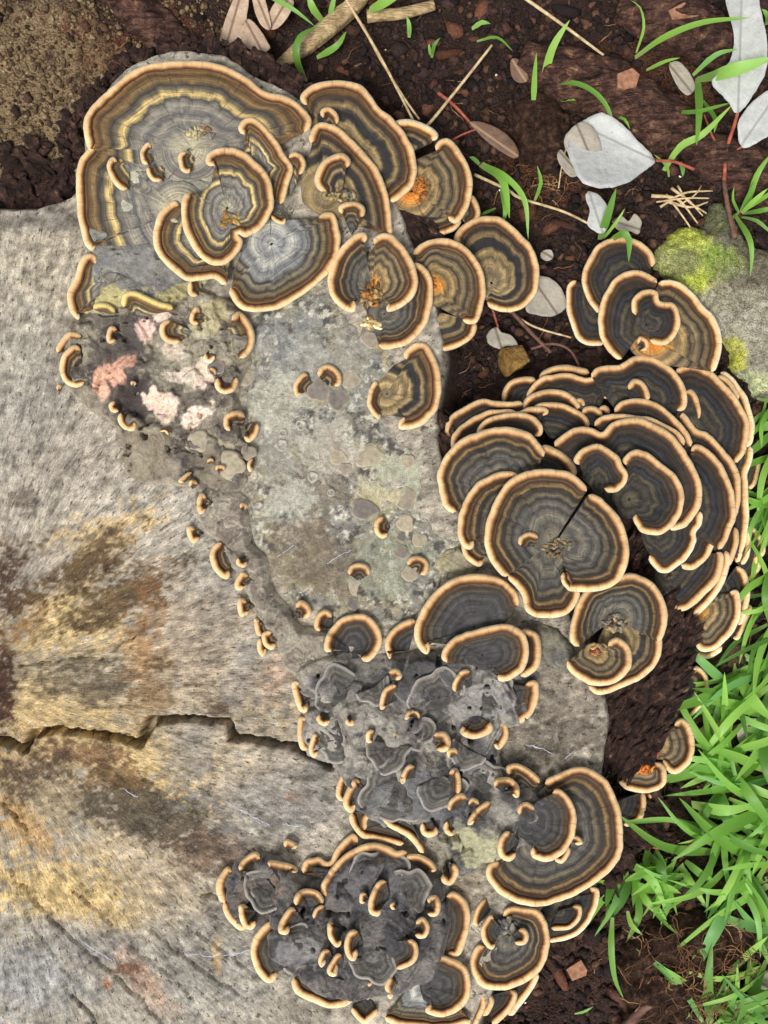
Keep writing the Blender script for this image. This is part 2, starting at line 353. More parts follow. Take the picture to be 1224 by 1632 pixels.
wcol = stain(X, Y, (161, 153, 139), [
    (120, 1130, 330, 260, 0, (182, 160, 122), .55), (150, 1400, 260, 130, 10, (170, 152, 122), .5),
    (80, 450, 110, 120, 0, (182, 172, 152), .8), (40, 640, 90, 160, 0, (150, 146, 138), .6), (230, 800, 90, 90, 0, (172, 166, 154), .7), (140, 740, 120, 60, 0, (164, 154, 140), .6),
    (70, 350, 90, 20, 0, (120, 114, 106), .8), (330, 890, 50, 130, 0, (150, 147, 140), .6), (300, 1010, 70, 90, 0, (166, 150, 132), .6),
    (110, 985, 110, 60, -8, (200, 174, 124), .95), (150, 870, 95, 34, -28, (186, 158, 108), .75), (70, 1130, 120, 55, 0, (194, 168, 120), .85),
    (200, 1205, 190, 45, 8, (198, 172, 122), .9), (20, 1230, 60, 70, 0, (190, 162, 116), .8), (260, 1262, 130, 36, 14, (182, 156, 108), .75),
    (110, 1425, 140, 50, 12, (194, 168, 118), .95), (40, 1310, 70, 30, 45, (188, 152, 102), .8), (430, 1250, 110, 60, 0, (150, 142, 132), .6), (225, 1040, 34, 80, 0, (186, 142, 88), .5),
    (18, 935, 52, 66, 20, (74, 53, 40), .95), (0, 1090, 26, 84, 0, (66, 42, 33), .97), (120, 905, 90, 30, -30, (84, 65, 44), .9), (185, 955, 96, 38, -25, (80, 62, 42), .9),
    (40, 1000, 46, 20, -30, (120, 86, 54), .6), (236, 985, 22, 90, 10, (116, 82, 54), .5), (160, 1085, 90, 38, 0, (96, 86, 72), .85), (240, 1100, 40, 50, 0, (126, 98, 64), .6),
    (140, 1203, 60, 22, 8, (104, 74, 54), .8), (60, 1245, 72, 44, 10, (82, 64, 52), .9), (90, 1285, 60, 24, 20, (104, 92, 76), .7), (230, 1290, 130, 44, 16, (78, 70, 58), .92), (340, 1360, 62, 38, 0, (94, 76, 63), .88),
    (180, 1235, 60, 20, 0, (110, 84, 54), .7), (350, 1128, 26, 14, 0, (84, 62, 42), .85), (40, 798, 24, 16, 0, (104, 94, 84), .8), (400, 880, 40, 80, 40, (118, 114, 108), .6),
    (390, 1060, 22, 80, 20, (132, 130, 130), .5), (445, 1065, 22, 60, 20, (178, 148, 132), .45), (300, 1200, 40, 60, 20, (134, 132, 128), .7), (450, 1290, 90, 50, 0, (128, 126, 122), .75),
    (40, 1560, 100, 60, 10, (146, 146, 146), .8), (320, 1540, 120, 90, 0, (140, 138, 132), .7), (120, 1500, 100, 30, 10, (136, 134, 130), .7), (380, 1450, 40, 30, 0, (120, 116, 110), .7),
    (232, 1572, 22, 56, -38, (178, 146, 124), .7), (200, 1545, 20, 10, 0, (116, 78, 58), .8), (345, 1530, 7, 36, 0, (178, 152, 112), .9), (468, 1269, 16, 8, 0, (188, 146, 116), .6), (170, 1568, 6, 8, 0, (176, 112, 76), .6),
    (250, 1420, 60, 40, 0, (164, 148, 126), .6), (85, 1275, 36, 34, 0, (206, 186, 150), .6), (70, 900, 60, 16, -30, (180, 172, 158), .7),
    (900, 1130, 90, 110, 0, (122, 114, 102), .9), (850, 1190, 80, 60, 0, (96, 88, 78), .7), (730, 1395, 60, 40, 0, (122, 112, 92), .7), (520, 1270, 60, 60, 0, (124, 120, 114), .7)], n1, n2)
wcol *= 1.28*np.clip(0.30+1.15*n3, 0.15, 1.6)[..., None]*(0.80+0.4*fbm(X/90, Y/90, 68, 3))[..., None]
side = sstep(-4, -16, SDW)[..., None]
wcol = wcol*(1-side)+lin_a((62, 44, 36))*side
wm = NM('weathered_wood', 0.85, 0.2)
p = wm.pos(); c = wm.attr('tint', 'Color'); ly = wm.attr('lay', 'Vector')
g1 = wm.noise(wm.map(ly, (9, 3.2, 1)), 1.6, 5, 0.75); g2 = wm.noise(p, 30, 8, 0.85); g3 = wm.noise(wm.map(ly, (13, 4, 1)), 1.8, 4, 0.7)
c = wm.gain(c, wm.math('MULTIPLY', wm.mr(g1, 0.32, 0.68, 0.66, 1.3), wm.mr(g2, 0.34, 0.66, 0.62, 1.36)))
c = wm.gain(c, wm.mr(g3, 0.35, 0.65, 0.74, 1.2))
c = wm.mix(wm.math('MULTIPLY', wm.mr(wm.noise(p, 46, 5, 0.8), 0.57, 0.62), 0.7), c, lin((60, 52, 44)))
c = wm.mix(wm.math('MULTIPLY', wm.mr(wm.noise(p, 38, 5, 0.8, 0.4), 0.59, 0.65), 0.55), c, lin((214, 206, 188)))
c = wm.mix(wm.math('MULTIPLY', wm.mr(wm.noise(wm.map(ly, (10, 4.6, 1)), 1.5, 4, 0.7), 0.575, 0.63), 0.8), c, lin((62, 52, 44)))
wm.col(c); wm.bump(wm.math('ADD', wm.math('ADD', wm.math('MULTIPLY', g1, 0.7), wm.math('MULTIPLY', g2, 0.8)), wm.math('MULTIPLY', g3, 0.6)), 0.0010, 1.0)
stump = thing('tree_stump', 'weathered grey and yellow cut tree stump with a long dark crack, carrying the fungi', 'tree stump')
keep = (Z > -189)[:-1, :-1] | (Z > -189)[1:, 1:] | (Z > -189)[1:, :-1] | (Z > -189)[:-1, 1:]
V = np.stack([(X-CX)*S, -(Y-CY)*S, Z*S], -1).reshape(-1, 3)
uvw = np.stack([TH*6.0, R_/100], -1).reshape(-1, 2)
V2, F2, C2, U2 = compact(V, grid_faces(*X.shape, keep=keep), wcol.reshape(-1, 3), uvw)
cut = mesh_np('cut_face', V2, F2, wm.m, stump, colors=C2, uv=U2)

# rotten bark: a low shelf round the stump, then each plate on it
barkm = NM('rotten_bark', 0.9, 0.2)
p = barkm.pos(); r = barkm.rnd()
c = barkm.ramp(barkm.noise(p, 7, 5, 0.65), [(0.28, lin((26, 21, 20))), (0.5, lin((56, 41, 36))), (0.63, lin((84, 60, 50))), (0.76, lin((140, 126, 116)))])
c = barkm.gain(c, barkm.mr(r, 0, 1, 0.6, 1.35))
crk = barkm.voro(barkm.map(p, (1, 1, 1)), 11, 'DISTANCE_TO_EDGE')
c = barkm.gain(c, barkm.mr(barkm.noise(p, 34, 4, 0.7), 0.3, 0.7, 0.5, 1.5))
barkm.col(c); barkm.bump(barkm.math('ADD', barkm.noise(p, 14, 6, 0.75), barkm.math('MULTIPLY', barkm.noise(p, 44, 3), 0.5)), 0.0018, 1.0)
def patch(name, poly, hfun, mat, parent, step=3.0, soft=12, low=-200.0, warp=10, seed=90, color=None):
    xs = [q_[0] for q_ in poly]; ys = [q_[1] for q_ in poly]
    X, Y = np.meshgrid(np.arange(min(xs)-10, max(xs)+10, step), np.arange(min(ys)-10, max(ys)+10, step))
    sd = poly_sd(X, Y, poly)+warp*(fbm(X/26, Y/26, seed, 3)-0.5)*2
    Z = hfun(X, Y, sd)
    Z = np.where(sd > 0, Z-14*sstep(soft, 0, sd), Z-14+sd*4)
    ok = sd > -26; keep = ok[:-1, :-1] & ok[1:, 1:] & ok[1:, :-1] & ok[:-1, 1:]
    V = np.stack([(X-CX)*S, -(Y-CY)*S, Z*S], -1).reshape(-1, 3)
    cc = np.ones((X.size, 3)) if color is None else color(X, Y, sd, Z).reshape(-1, 3)
    V2, F2, C2 = compact(V, grid_faces(*X.shape, keep=keep), cc)
    return mesh_np(name, V2, F2, mat, parent, colors=C2)
ico = None
def lump_mesh(name, seed, sub=2, rough=0.35, flat=1.0):
    """an angular broken lump of unit size"""
    import bmesh
    bm = bmesh.new(); bmesh.ops.create_icosphere(bm, subdivisions=sub, radius=1.0)
    r_ = random.Random(seed)
    cuts = [(Vector((r_.gauss(0, 1), r_.gauss(0, 1), r_.gauss(0, 1))).normalized(), r_.uniform(0.45, 0.8)) for _ in range(9)]
    for v in bm.verts:
        for n_, d in cuts:
            k = v.co.dot(n_)
            if k > d: v.co -= n_*(k-d)
        v.co *= 1+rough*(r_.random()-0.5)
        v.co.z *= flat
    me = bpy.data.meshes.new(name); bm.to_mesh(me); bm.free(); return me
def lumps(name, k, mat, sub=2, rough=0.3):
    out = []
    for i in range(k):
        me = lump_mesh(name, 100+i, sub, rough); me.materials.append(mat); out.append(me)
    return out
bark_meshes = lumps('bark_plate', 12, barkm.m, 2, 0.62)
def put_lump(name, me, x, y, z, sx, sy, sz, rz, parent=None, tilt=0.2):
    o = bpy.data.objects.new(name, me); col.objects.link(o)
    o.location = W(x, y, z); o.scale = (sx*S, sy*S, sz*S); o.rotation_euler = (random.uniform(-tilt, tilt), random.uniform(-tilt, tilt), rz)
    if parent is not None: o.parent = parent
    return o
def bark_shelf(poly, z0, seed, spacing, elong=1.0, ang=None, sz=(0.45, 1.1), lift=0.0):
    pw = [unproj(a, b, z0) for a, b in poly]
    hf = lambda X, Y, sd: z0+16*(fbm(X/40, Y/40, seed, 3)-0.5)+14*(fbm(X/12, Y/12, seed+3, 3)-0.5)
    patch('bark', pw, hf, barkm.m, stump, 3.0, 18, seed=seed)
    r_ = random.Random(seed); xs = [a for a, _ in pw]; ys = [b for _, b in pw]; done = []
    for _ in range(6000):
        x = r_.uniform(min(xs), max(xs)); y = r_.uniform(min(ys), max(ys))
        if poly_sd(np.array([x]), np.array([y]), pw)[0] < spacing*0.15: continue
        if any((x-a)**2+(y-b)**2 < (spacing*0.8)**2 for a, b in done): continue
        done.append((x, y)); k = spacing*r_.uniform(*sz)
        z = float(hf(np.array([x]), np.array([y]), None)[0])
        a_ = r_.uniform(0, 6.28) if ang is None else ang+r_.uniform(-0.3, 0.3)
        put_lump('bark_plate', r_.choice(bark_meshes), x, y, z+lift+3, k*elong, k*0.8, k*r_.uniform(0.45, 0.9), a_, stump, 0.5)
bark_shelf(pts_of('84,322 96,290 100,240 92,195 120,165 150,130 190,95 235,66 290,54 340,60 390,72 430,92 480,118 510,142 480,168 420,132 370,100 300,82 240,92 190,122 150,165 134,215 134,280 120,310'), -22, 120, 13, 1.3)
bark_shelf(pts_of('0,236 60,226 120,300 120,330 60,338 0,338'), -75, 125, 18, 1.5)
bark_shelf(pts_of('965,1095 1010,1080 1045,1040 1062,985 1100,985 1108,1020 1092,1075 1086,1110 1066,1150 1052,1190 1030,1215 1000,1232 962,1222 958,1160'), -42, 130, 10, 3.4, 0.95, (0.6, 1.0))
bark_shelf(pts_of('632,318 668,330 700,372 712,392 690,420 664,412 650,370'), -34, 140, 9, 3.2, -0.95, (0.6, 1.0))
bark_shelf(pts_of('684,650 716,668 724,720 716,780 698,760 684,700'), -30, 145, 10, 2.6, -1.2, (0.6, 0.9))
bark_shelf(pts_of('1008,852 1040,850 1060,900 1080,985 1052,1000 1040,940 1010,900 1000,870'), -36, 150, 10, 2.8, 1.0, (0.6, 0.9))
bark_shelf(pts_of('860,1440 905,1400 950,1340 1000,1290 1046,1250 1060,1290 1010,1380 960,1440 905,1500 870,1560'), -95, 155, 17, 1.5, -0.8, (0.5, 0.9))
# root flare under the stacked brackets
FL = pts_of('720,640 800,600 900,560 1000,545 1100,560 1165,620 1180,720 1175,860 1160,960 1110,1020 1050,1060 960,1080 880,960 760,840 700,740')
FLW = [unproj(a, b, -90) for a, b in FL]
patch('root_flare', FLW, lambda X, Y, sd: -105+45*sstep(0, 170, sd)+22*(fbm(X/45, Y/45, 160, 4)-0.5)+10*(fbm(X/10, Y/10, 163, 3)-0.5), barkm.m, stump, 4.0, 30, seed=161)

# ---------------------------------------------------------------- crusts of fungus lying flat on the wood
CRUSTS = []
def surf(x, y):
    """height of the topmost crust (or the wood) at a point"""
    h = 0.0
    for x0, y0, st, Zg in CRUSTS:
        i = int(round((y-y0)/st)); j = int(round((x-x0)/st))
        if 0 <= i < Zg.shape[0] and 0 <= j < Zg.shape[1]: h = max(h, Zg[i, j])
    return h
crustm = NM('fungus_crust', 0.78, 0.3)
p = crustm.pos(); c = crustm.attr('tint', 'Color'); fl = crustm.noise(p, 17, 5, 0.7)
m1 = crustm.noise(p, 9, 5, 0.65); m2 = crustm.noise(p, 40, 3, 0.6); m3 = crustm.noise(p, 3.2, 4, 0.6, 0.6)
c = crustm.gain(c, crustm.math('MULTIPLY', crustm.mr(m1, 0.3, 0.7, 0.82, 1.16), crustm.mr(m2, 0.3, 0.7, 0.9, 1.1)))
c = crustm.gain(c, crustm.mr(m3, 0.3, 0.7, 0.86, 1.16))
c = crustm.gain(c, crustm.mr(fl, 0.34, 0.66, 0.72, 1.22)); crustm.col(c); crustm.bump(crustm.math('ADD', m1, crustm.math('ADD', crustm.math('MULTIPLY', m2, 0.4), crustm.math('MULTIPLY', fl, 0.6))), 0.0014, 0.9)
def crust(poly, label, pal, base, dome, rad, dens, seed, step=2.0, lift=5.0, warp=9.0, blobs=(), e_w=0.16, big=(), flat=0.0, hbase=None, mottle=0.5, pits=0.0, flecks=0):
    pl = pts_of(poly); xs = [a for a, _ in pl]; ys = [b for _, b in pl]
    X, Y = np.meshgrid(np.arange(min(xs)-14, max(xs)+14, step), np.arange(min(ys)-14, max(ys)+14, step))
    WX = X+warp*1.5*(fbm(X/24, Y/24, seed, 3)-0.5)+2*(fbm(X/6, Y/6, seed+1, 2)-0.5); WY = Y+warp*1.5*(fbm(X/24, Y/24, seed+5, 3)-0.5)+2*(fbm(X/6, Y/6, seed+6, 2)-0.5)
    sd = poly_sd(WX, WY, pl)
    r_ = random.Random(seed); lob = [(a, b, rr, lv) for a, b, rr, lv in big]
    for _ in range(int(dens)):
        for _t in range(40):
            x = r_.uniform(min(xs), max(xs)); y = r_.uniform(min(ys), max(ys)); rr = r_.uniform(*rad)
            if poly_sd(np.array([x]), np.array([y]), pl)[0] > rr*0.25: break
        else: continue
        lob.append((x, y, rr, r_.uniform(0.0, 1.0)))
    und = fbm(X/42, Y/42, seed+9, 2)
    hb = base*(0.55+0.9*und)
    h = hb.copy(); e = np.full(X.shape, 0.5); rid = np.zeros(X.shape)
    for x, y, rr, lv in lob:
        a0 = r_.uniform(0, 6.28); st = r_.uniform(0.75, 1.3)
        dx, dy = WX-x, WY-y; u = (dx*math.cos(a0)+dy*math.sin(a0))*st; v = (-dx*math.sin(a0)+dy*math.cos(a0))/st
        an = np.arctan2(v, u); d = np.hypot(u, v)/(rr*(1+0.13*np.sin(3*an+a0*5)+0.09*np.sin(5*an+a0*9)))
        k = d < 1
        hh = hb+lift*(0.25+1.3*lv)+1.2*dome*(rr/22.0)*(0.75*(1-d**2.2)+0.55*u/(rr*st))
        hh = hh-lift*0.9*sstep(0.90, 1.0, d)
        up = k & (hh > h); h = np.where(up, hh, h); e = np.where(up, 1-d, e); rid = np.where(up, r_.random(), rid)
    h = h+1.0*(fbm(X/5, Y/5, seed+3, 3)-0.5)+2.4*np.sin(e*rad[1]*0.55)*(e > 0.01)*(base > 8)*0.35
    if pits:
        pn = fbm(X/17, Y/17, seed+77, 3); h = h-pits*1.8*sstep(0.765, 0.79, pn)
    z = np.where(sd > 0, h*np.sqrt(np.clip(sd/(0.45*base+5), 0, 1)), sd*1.2)-1.0
    wood = -3.0
    edge, mid, alt, spot = (lin_a(q_) for q_ in pal)
    k = sstep(0.33, 0.66, fbm(X/30, Y/30, seed+21, 5)+0.16*(rid-0.5))[..., None]
    cc = mid*(1-k)+alt*k
    ke = (sstep(e_w*1.5, 0.0, e)*0.85)[..., None]; cc = cc*(1-ke)+edge*ke
    ks = (mottle*sstep(0.56, 0.70, fbm(X/15, Y/15, seed+33, 4)))[..., None]; cc = cc*(1-ks)+spot*ks
    if flecks:
        ks = (0.75*sstep(0.60, 0.68, fbm(X/8, Y/8, seed+53, 4)))[..., None]; cc = cc*(1-ks)+lin_a((198, 194, 178))*ks
        ks = (0.75*sstep(0.61, 0.68, fbm(X/7, Y/7, seed+57, 4)))[..., None]; cc = cc*(1-ks)+lin_a((74, 68, 66))*ks
    if base > 11:
        bd = 0.5+0.5*np.sin(e*26+rid*40+5*(und-0.5)); bd = (0.42*bd*sstep(0.03, 0.12, e)*sstep(0.75, 0.3, e))[..., None]; cc = cc*(1-bd)+spot*bd
    kr = (0.7*sstep(9, 1, sd))[..., None]; cc = cc*(1-kr)+edge*kr
    if blobs:
        w1 = fbm(X/22, Y/22, seed+41, 4); w2 = fbm(X/6, Y/6, seed+45, 3)
        for cx, cy, rx, ry, deg, rgb, stg in blobs:
            a = math.radians(deg); dx, dy = X-cx, Y-cy
            u = (dx*math.cos(a)+dy*math.sin(a))/rx; v = (-dx*math.sin(a)+dy*math.cos(a))/ry
            kk = (stg*sstep(1.15, 0.85, np.hypot(u, v)+1.6*(w1-0.5)+0.6*(w2-0.5)))[..., None]; cc = cc*(1-kk)+lin_a(rgb)*kk
    ok = sd > -8; keep = ok[:-1, :-1] & ok[1:, 1:] & ok[1:, :-1] & ok[:-1, 1:]
    V = np.stack([(X-CX)*S, -(Y-CY)*S, z*S], -1).reshape(-1, 3)
    V2, F2, C2 = compact(V, grid_faces(*X.shape, keep=keep), cc.reshape(-1, 3))
    o = mesh_np('fungus_crust', V2, F2, crustm.m, colors=C2)
    tag(o, label, 'fungus', 'fungus crusts spread over the stump')
    CRUSTS.append((X[0, 0], Y[0, 0], step, np.where(sd > 0, z, -5)))
    return o
crust('400,505 430,480 520,458 560,515 612,545 628,590 600,620 606,670 634,700 660,722 676,775 672,800 690,850 735,862 712,900 700,940 648,1000 600,992 540,985 470,965 432,905 396,840 402,790 414,740 390,650 402,590 395,540',
      'wide flat pale grey mottled crust with small round cups, in the middle of the stump', ((170, 166, 150), (128, 126, 118), (146, 138, 114), (72, 67, 66)), 3.5, 1.6, (9, 24), 120, 201, lift=1.6, warp=12,
      blobs=[(500, 770, 60, 70, 20, (112, 102, 92), .6), (480, 880, 60, 60, 30, (118, 104, 84), .6), (540, 900, 50, 40, 0, (104, 94, 80), .6), (440, 720, 40, 50, 0, (160, 157, 146), .6), (480, 560, 70, 50, 0, (140, 140, 137), .6),
             (640, 770, 50, 50, 0, (170, 170, 148), .8), (600, 800, 40, 30, 0, (176, 166, 128), .6), (620, 900, 60, 40, 0, (142, 144, 126), .7), (560, 560, 50, 60, 0, (150, 146, 132), .5), (460, 800, 40, 30, 0, (182, 180, 166), .6),
             (530, 720, 50, 40, 0, (180, 174, 158), .6), (640, 560, 30, 30, 0, (176, 158, 104), .7), (450, 640, 50, 40, 0, (174, 172, 156), .6)], e_w=0.10, mottle=0.9, flecks=1)
crust('150,262 215,240 300,228 370,240 400,280 450,320 460,350 420,400 350,420 322,470 282,490 215,500 150,505 120,500 128,470 150,440 150,410 142,385 128,340 128,270',
      'smooth blue grey crust with pale yellow streaks under the two biggest tan rimmed caps', ((176, 172, 150), (118, 116, 112), (148, 145, 132), (90, 88, 88)), 8, 4, (20, 46), 40, 211, lift=4, warp=13,
      blobs=[(240, 330, 60, 40, 20, (186, 184, 160), .7), (230, 440, 80, 50, 0, (108, 107, 108), .6), (170, 480, 60, 18, -10, (190, 176, 116), .7), (330, 230, 60, 24, 0, (168, 164, 140), .5), (290, 470, 60, 14, -15, (184, 172, 112), .6)], e_w=0.12, mottle=0.35, pits=5)
crust('104,520 130,500 190,486 280,488 318,456 372,482 408,520 402,580 386,614 382,652 404,690 402,745 384,786 338,798 306,776 262,772 214,768 190,735 196,700 172,672 140,650 118,628 98,608 96,556',
      'blackened crust with bare salmon pink and white patches beside the smooth grey wood', ((172, 162, 140), (108, 100, 92), (150, 142, 124), (54, 46, 46)), 12, 7, (7, 22), 130, 221, lift=5, warp=9,
      blobs=[(200, 560, 60, 50, 0, (74, 66, 64), .75), (190, 610, 30, 34, -40, (70, 58, 56), .8), (185, 596, 24, 20, -45, (214, 166, 142), .95), (168, 622, 12, 20, 10, (220, 176, 150), .95), (206, 582, 16, 12, 0, (196, 150, 128), .9), (240, 640, 42, 30, 20, (62, 54, 54), .8),
             (262, 650, 26, 20, 30, (232, 206, 186), .95), (248, 630, 8, 14, 0, (232, 206, 184), .95), (315, 662, 26, 14, -30, (236, 212, 194), .95), (282, 562, 20, 14, 0, (228, 206, 190), .9), (290, 600, 22, 12, -10, (234, 214, 198), .9), (328, 596, 14, 20, 20, (232, 208, 190), .9),
             (235, 525, 14, 20, 20, (224, 190, 176), .85), (262, 505, 16, 12, 0, (232, 208, 192), .85), (330, 510, 30, 30, 0, (186, 174, 134), .7), (300, 570, 50, 40, 0, (170, 164, 142), .5), (235, 725, 46, 40, 0, (136, 126, 108), .8), (340, 740, 30, 30, 0, (126, 116, 100), .6)],
      e_w=0.14, mottle=0.6, big=((236, 724, 46, 0.5), (280, 740, 26, 0.8)), pits=10)
crust('312,786 352,772 392,788 400,830 402,866 422,884 432,930 452,960 470,985 480,1000 520,1004 540,1052 520,1075 476,1085 452,1060 442,1030 426,1004 406,972 388,936 372,908 346,860 318,836 306,806',
      'narrow grey brown wrinkled crust ribbon winding down between wood and pale crust', ((186, 178, 160), (132, 122, 110), (156, 148, 132), (84, 76, 72)), 12, 7, (12, 26), 60, 231, lift=6, warp=8, e_w=0.2, mottle=0.4)
crust('474,1052 520,1036 600,1044 640,1040 690,1040 760,1024 836,1034 858,1080 852,1120 842,1150 806,1162 800,1190 794,1216 806,1244 850,1250 880,1290 868,1330 822,1362 770,1372 752,1396 728,1396 706,1352 680,1322 622,1322 566,1290 546,1250 532,1216 496,1202 478,1170 480,1130 470,1090',
      'lumpy dark slate grey crust full of small tan crescents, right of the crack', ((176, 170, 158), (76, 74, 75), (142, 137, 128), (46, 45, 47)), 14, 9, (16, 44), 95, 241, lift=9, warp=7, e_w=0.16, mottle=0.35, pits=12,
      blobs=[(530, 1160, 60, 60, 0, (156, 150, 140), .75), (600, 1190, 60, 30, 0, (158, 152, 142), .6), (700, 1090, 70, 40, 0, (84, 82, 84), .5), (760, 1340, 50, 30, 20, (176, 172, 138), .8), (690, 1260, 60, 50, 0, (90, 90, 96), .6), (640, 1270, 60, 40, 0, (106, 108, 108), .5), (770, 1110, 60, 30, -30, (158, 154, 148), .6), (560, 1090, 40, 30, 0, (88, 86, 86), .5), (500, 1050, 40, 20, 0, (150, 142, 128), .7)])
crust('352,1408 376,1372 416,1356 448,1366 476,1392 520,1392 560,1356 620,1352 680,1372 716,1400 720,1450 712,1510 694,1560 640,1580 585,1586 555,1588 506,1578 478,1558 452,1540 428,1518 424,1490 398,1482 366,1470',
      'lumpy charcoal crust with standing tan slivers at the lower end of the stump', ((150, 145, 138), (66, 65, 66), (112, 107, 103), (42, 41, 43)), 15, 9, (15, 40), 90, 251, lift=9, warp=7, e_w=0.14, mottle=0.4,
      blobs=[(420, 1420, 34, 40, 0, (112, 98, 88), .85), (480, 1500, 40, 26, 0, (138, 135, 134), .55), (600, 1400, 60, 40, 0, (84, 84, 88), .6)], pits=10)
crust('700,884 724,872 760,880 766,902 740,916 706,918 690,904', 'small pale green brown crust patch below the layered rosette on bare wood', ((186, 180, 150), (140, 134, 112), (168, 158, 124), (96, 90, 78)), 7, 5, (8, 18), 16, 261, lift=4)
crust('846,985 880,1000 905,1020 915,1050 890,1070 866,1050 850,1020', 'little dark grey crust tucked between the two grey rosettes', ((140, 136, 122), (92, 90, 86), (120, 116, 100), (64, 62, 60)), 8, 6, (8, 18), 14, 271, lift=5)
# ---------------------------------------------------------------- the bracket fungi
def bracket(label, outline, core, z, w, pal, rim, group):
    flag = rim.endswith('-'); rim = rim[0]
    pts = pts_of(outline); R = catmull(pts, 3.2 if len(pts) < 8 else 4.0)
    m = len(R); core = np.array([float(v) for v in core.split(',')])
    rr = np.random.default_rng(abs(hash_(outline)) % 99991)
    seg = np.linalg.norm(np.diff(R, axis=0), axis=1); s = np.concatenate([[0], np.cumsum(seg)]); Ls = s[-1]
    small = Ls < 130
    ph = rr.uniform(0, 200)
    T = np.gradient(R, axis=0); T /= np.linalg.norm(T, axis=1)[:, None]+1e-9
    for _ in range(2): T = np.vstack([T[:1], (T[:-2]+2*T[1:-1]+T[2:])/4, T[-1:]])
    T /= np.linalg.norm(T, axis=1)[:, None]+1e-9
    N = np.stack([-T[:, 1], T[:, 0]], -1)
    if np.sum(N*(core-R)) < 0: N = -N
    amp = 0.5 if small else 1.5
    R = R-N*(amp*2*(fbm(s/16+ph, s*0+ph, 301, 3)-0.5))[:, None]
    L = np.linalg.norm(core-R, axis=1)
    se = np.minimum(s, Ls-s); wj = w*(0.88+0.28*fbm(s/24+ph, s*0+3.1, 303, 2))
    q_ = np.sqrt(1-(1-np.clip(se/(0.62*w), 0.0, 1))**2)*0.86+0.14
    wj = wj*0.93; we = np.minimum(wj, 0.75*L)*q_
    Ro = R+N*(0.5*(1-q_)*wj)[:, None]
    fat = 1.45 if small else 1.0
    if rim == 'g': fat = 0.5
    # heights
    zx = [surf(a, b) for a, b in R]
    if z.startswith('n'):
        off = float(z[1:] or 0); zm = float(np.mean(zx)); zr = np.array(zx)*0.35+zm*0.65+(3 if rim == 'g' else 7)+off; zc = surf(*core)-1.0+off*0.25+(4 if rim == 'g' else 0); under = surf(*core)-9
    else:
        a, b = (float(v) for v in z.split(',')); zr = np.full(m, a); zc = b; under = min(zc-22, zc-0.35*w)
    wav = 1.5 if small else min(5.5, 0.03*float(np.mean(L))+2)
    zr = zr+wav*2*(fbm(s/42+ph, s*0+1.7, 305, 2)-0.5)
    I = Ro+N*we[:, None]
    Cc = core+(R-core)*0.03
    Lm = float(np.mean(np.linalg.norm(Cc-I, axis=1)))
    prof = [(.9, -.62, 0), (.3, -.60, 0), (.06, -.44, .0), (0, -.26, .02), (.05, -.07, .07), (.14, .10, .16), (.3, .23, .3), (.48, .27, .5), (.66, .22, .66), (.82, .09, .82), (.94, -.07, .94), (1.0, -.13, 1.0)]
    rows = []; zin = zr-0.13*we*fat
    for din, zz, rq in prof:
        rows.append((Ro+N*(din*we)[:, None], zr+zz*we*fat, rq, din*we))
    def P3(xy, zz):
        k = (H-zz)/H
        return np.stack([((xy[:, 0]-CX)*k)*S, -((xy[:, 1]-CY)*k)*S, zz*S], -1)
    # rim: underside from the core out, then over the rolled margin
    Vr = [P3(Cc, np.full(m, under)+0*zr)]; qa = [np.zeros(m)]; da = [np.full(m, 0.0)]
    mid = Cc*0.4+rows[0][0]*0.6; Vr.append(P3(mid, (under*0.3+0.7*(zr-0.62*we*fat)))); qa.append(np.zeros(m)); da.append(we*0)
    for xy, zz, rq, dd in rows: Vr.append(P3(xy, zz)); qa.append(np.full(m, rq)); da.append(dd)
    k = len(Vr); Vr = np.vstack(Vr); sa = np.tile(s, k)/100
    F = grid_faces(k, m)
    root = thing('bracket_fungus', label, 'fungus', group=group)
    mesh_np('rim', Vr, F, RIMM[rim], root, attrs={'q': np.concatenate(qa)}, uv=np.stack([sa, np.concatenate(da)/100], -1))
    # cap: from the inner edge of the rim to the core
    M = int(min(26, max(4, Lm/4.5))); Vc = []; qc = []; dc = []
    qs = 0.92*min(1.0, (0.25+Lm/80.0)) if Lm < 80 else 1.0
    rip = rr.uniform(13, 22); rp = rr.uniform(0, 6)
    und = (fbm(s/22+ph, s*0+8.8, 307, 2)-0.5)
    und2 = fbm(s/30+ph, s*0+4.4, 309, 2)-0.5
    lob = rr.uniform(70, 120); cusp = np.abs(np.sin(s/lob*math.pi+rr.uniform(0, 3)+7.0*(fbm(s/75+ph, s*0+6.6, 313, 2)-0.5)))**0.7-0.6+1.2*(fbm(s/14+ph, s*0+9.1, 315, 2)-0.5)
    for j in range(M+1):
        f = j/M; xy = I+(Cc-I)*f; d = np.linalg.norm(xy-I, axis=1)
        # growth zones wander, so that they are no scaled copies of the rim
        zz = zin+(zc-zin)*f**0.8+(1.1*np.sin(d*6.283/rip+rp+2.5*und2)+5.5*und*min(f*4, 1))*(1-f)*(0.35 if small else 1)+(0 if small else 2.4)*cusp*min(1, f*5)*(1-f)-1.3*np.exp(-d/5)*(0.4 if small else 1)*min(1, f*20)
        Vc.append(P3(xy, zz)); qc.append(np.clip(f*qs+(0 if small else 0.085)*cusp*f*(1-f)*2, 0, 1)); dc.append(d)
    Vc = np.vstack(Vc); qc = np.concatenate(qc); dc = np.concatenate(dc); sa = np.tile(s, M+1)/100
    F = grid_faces(M+1, m)
    # skirts down the two open ends
    ang = np.unwrap(np.arctan2(R[:, 1]-core[1], R[:, 0]-core[0])); tot = ang[-1]-ang[0]; op = 2*math.pi-abs(tot)
    body = not small and not flag and op > 0.2
    nv = len(Vc); ex = []; Fx = []
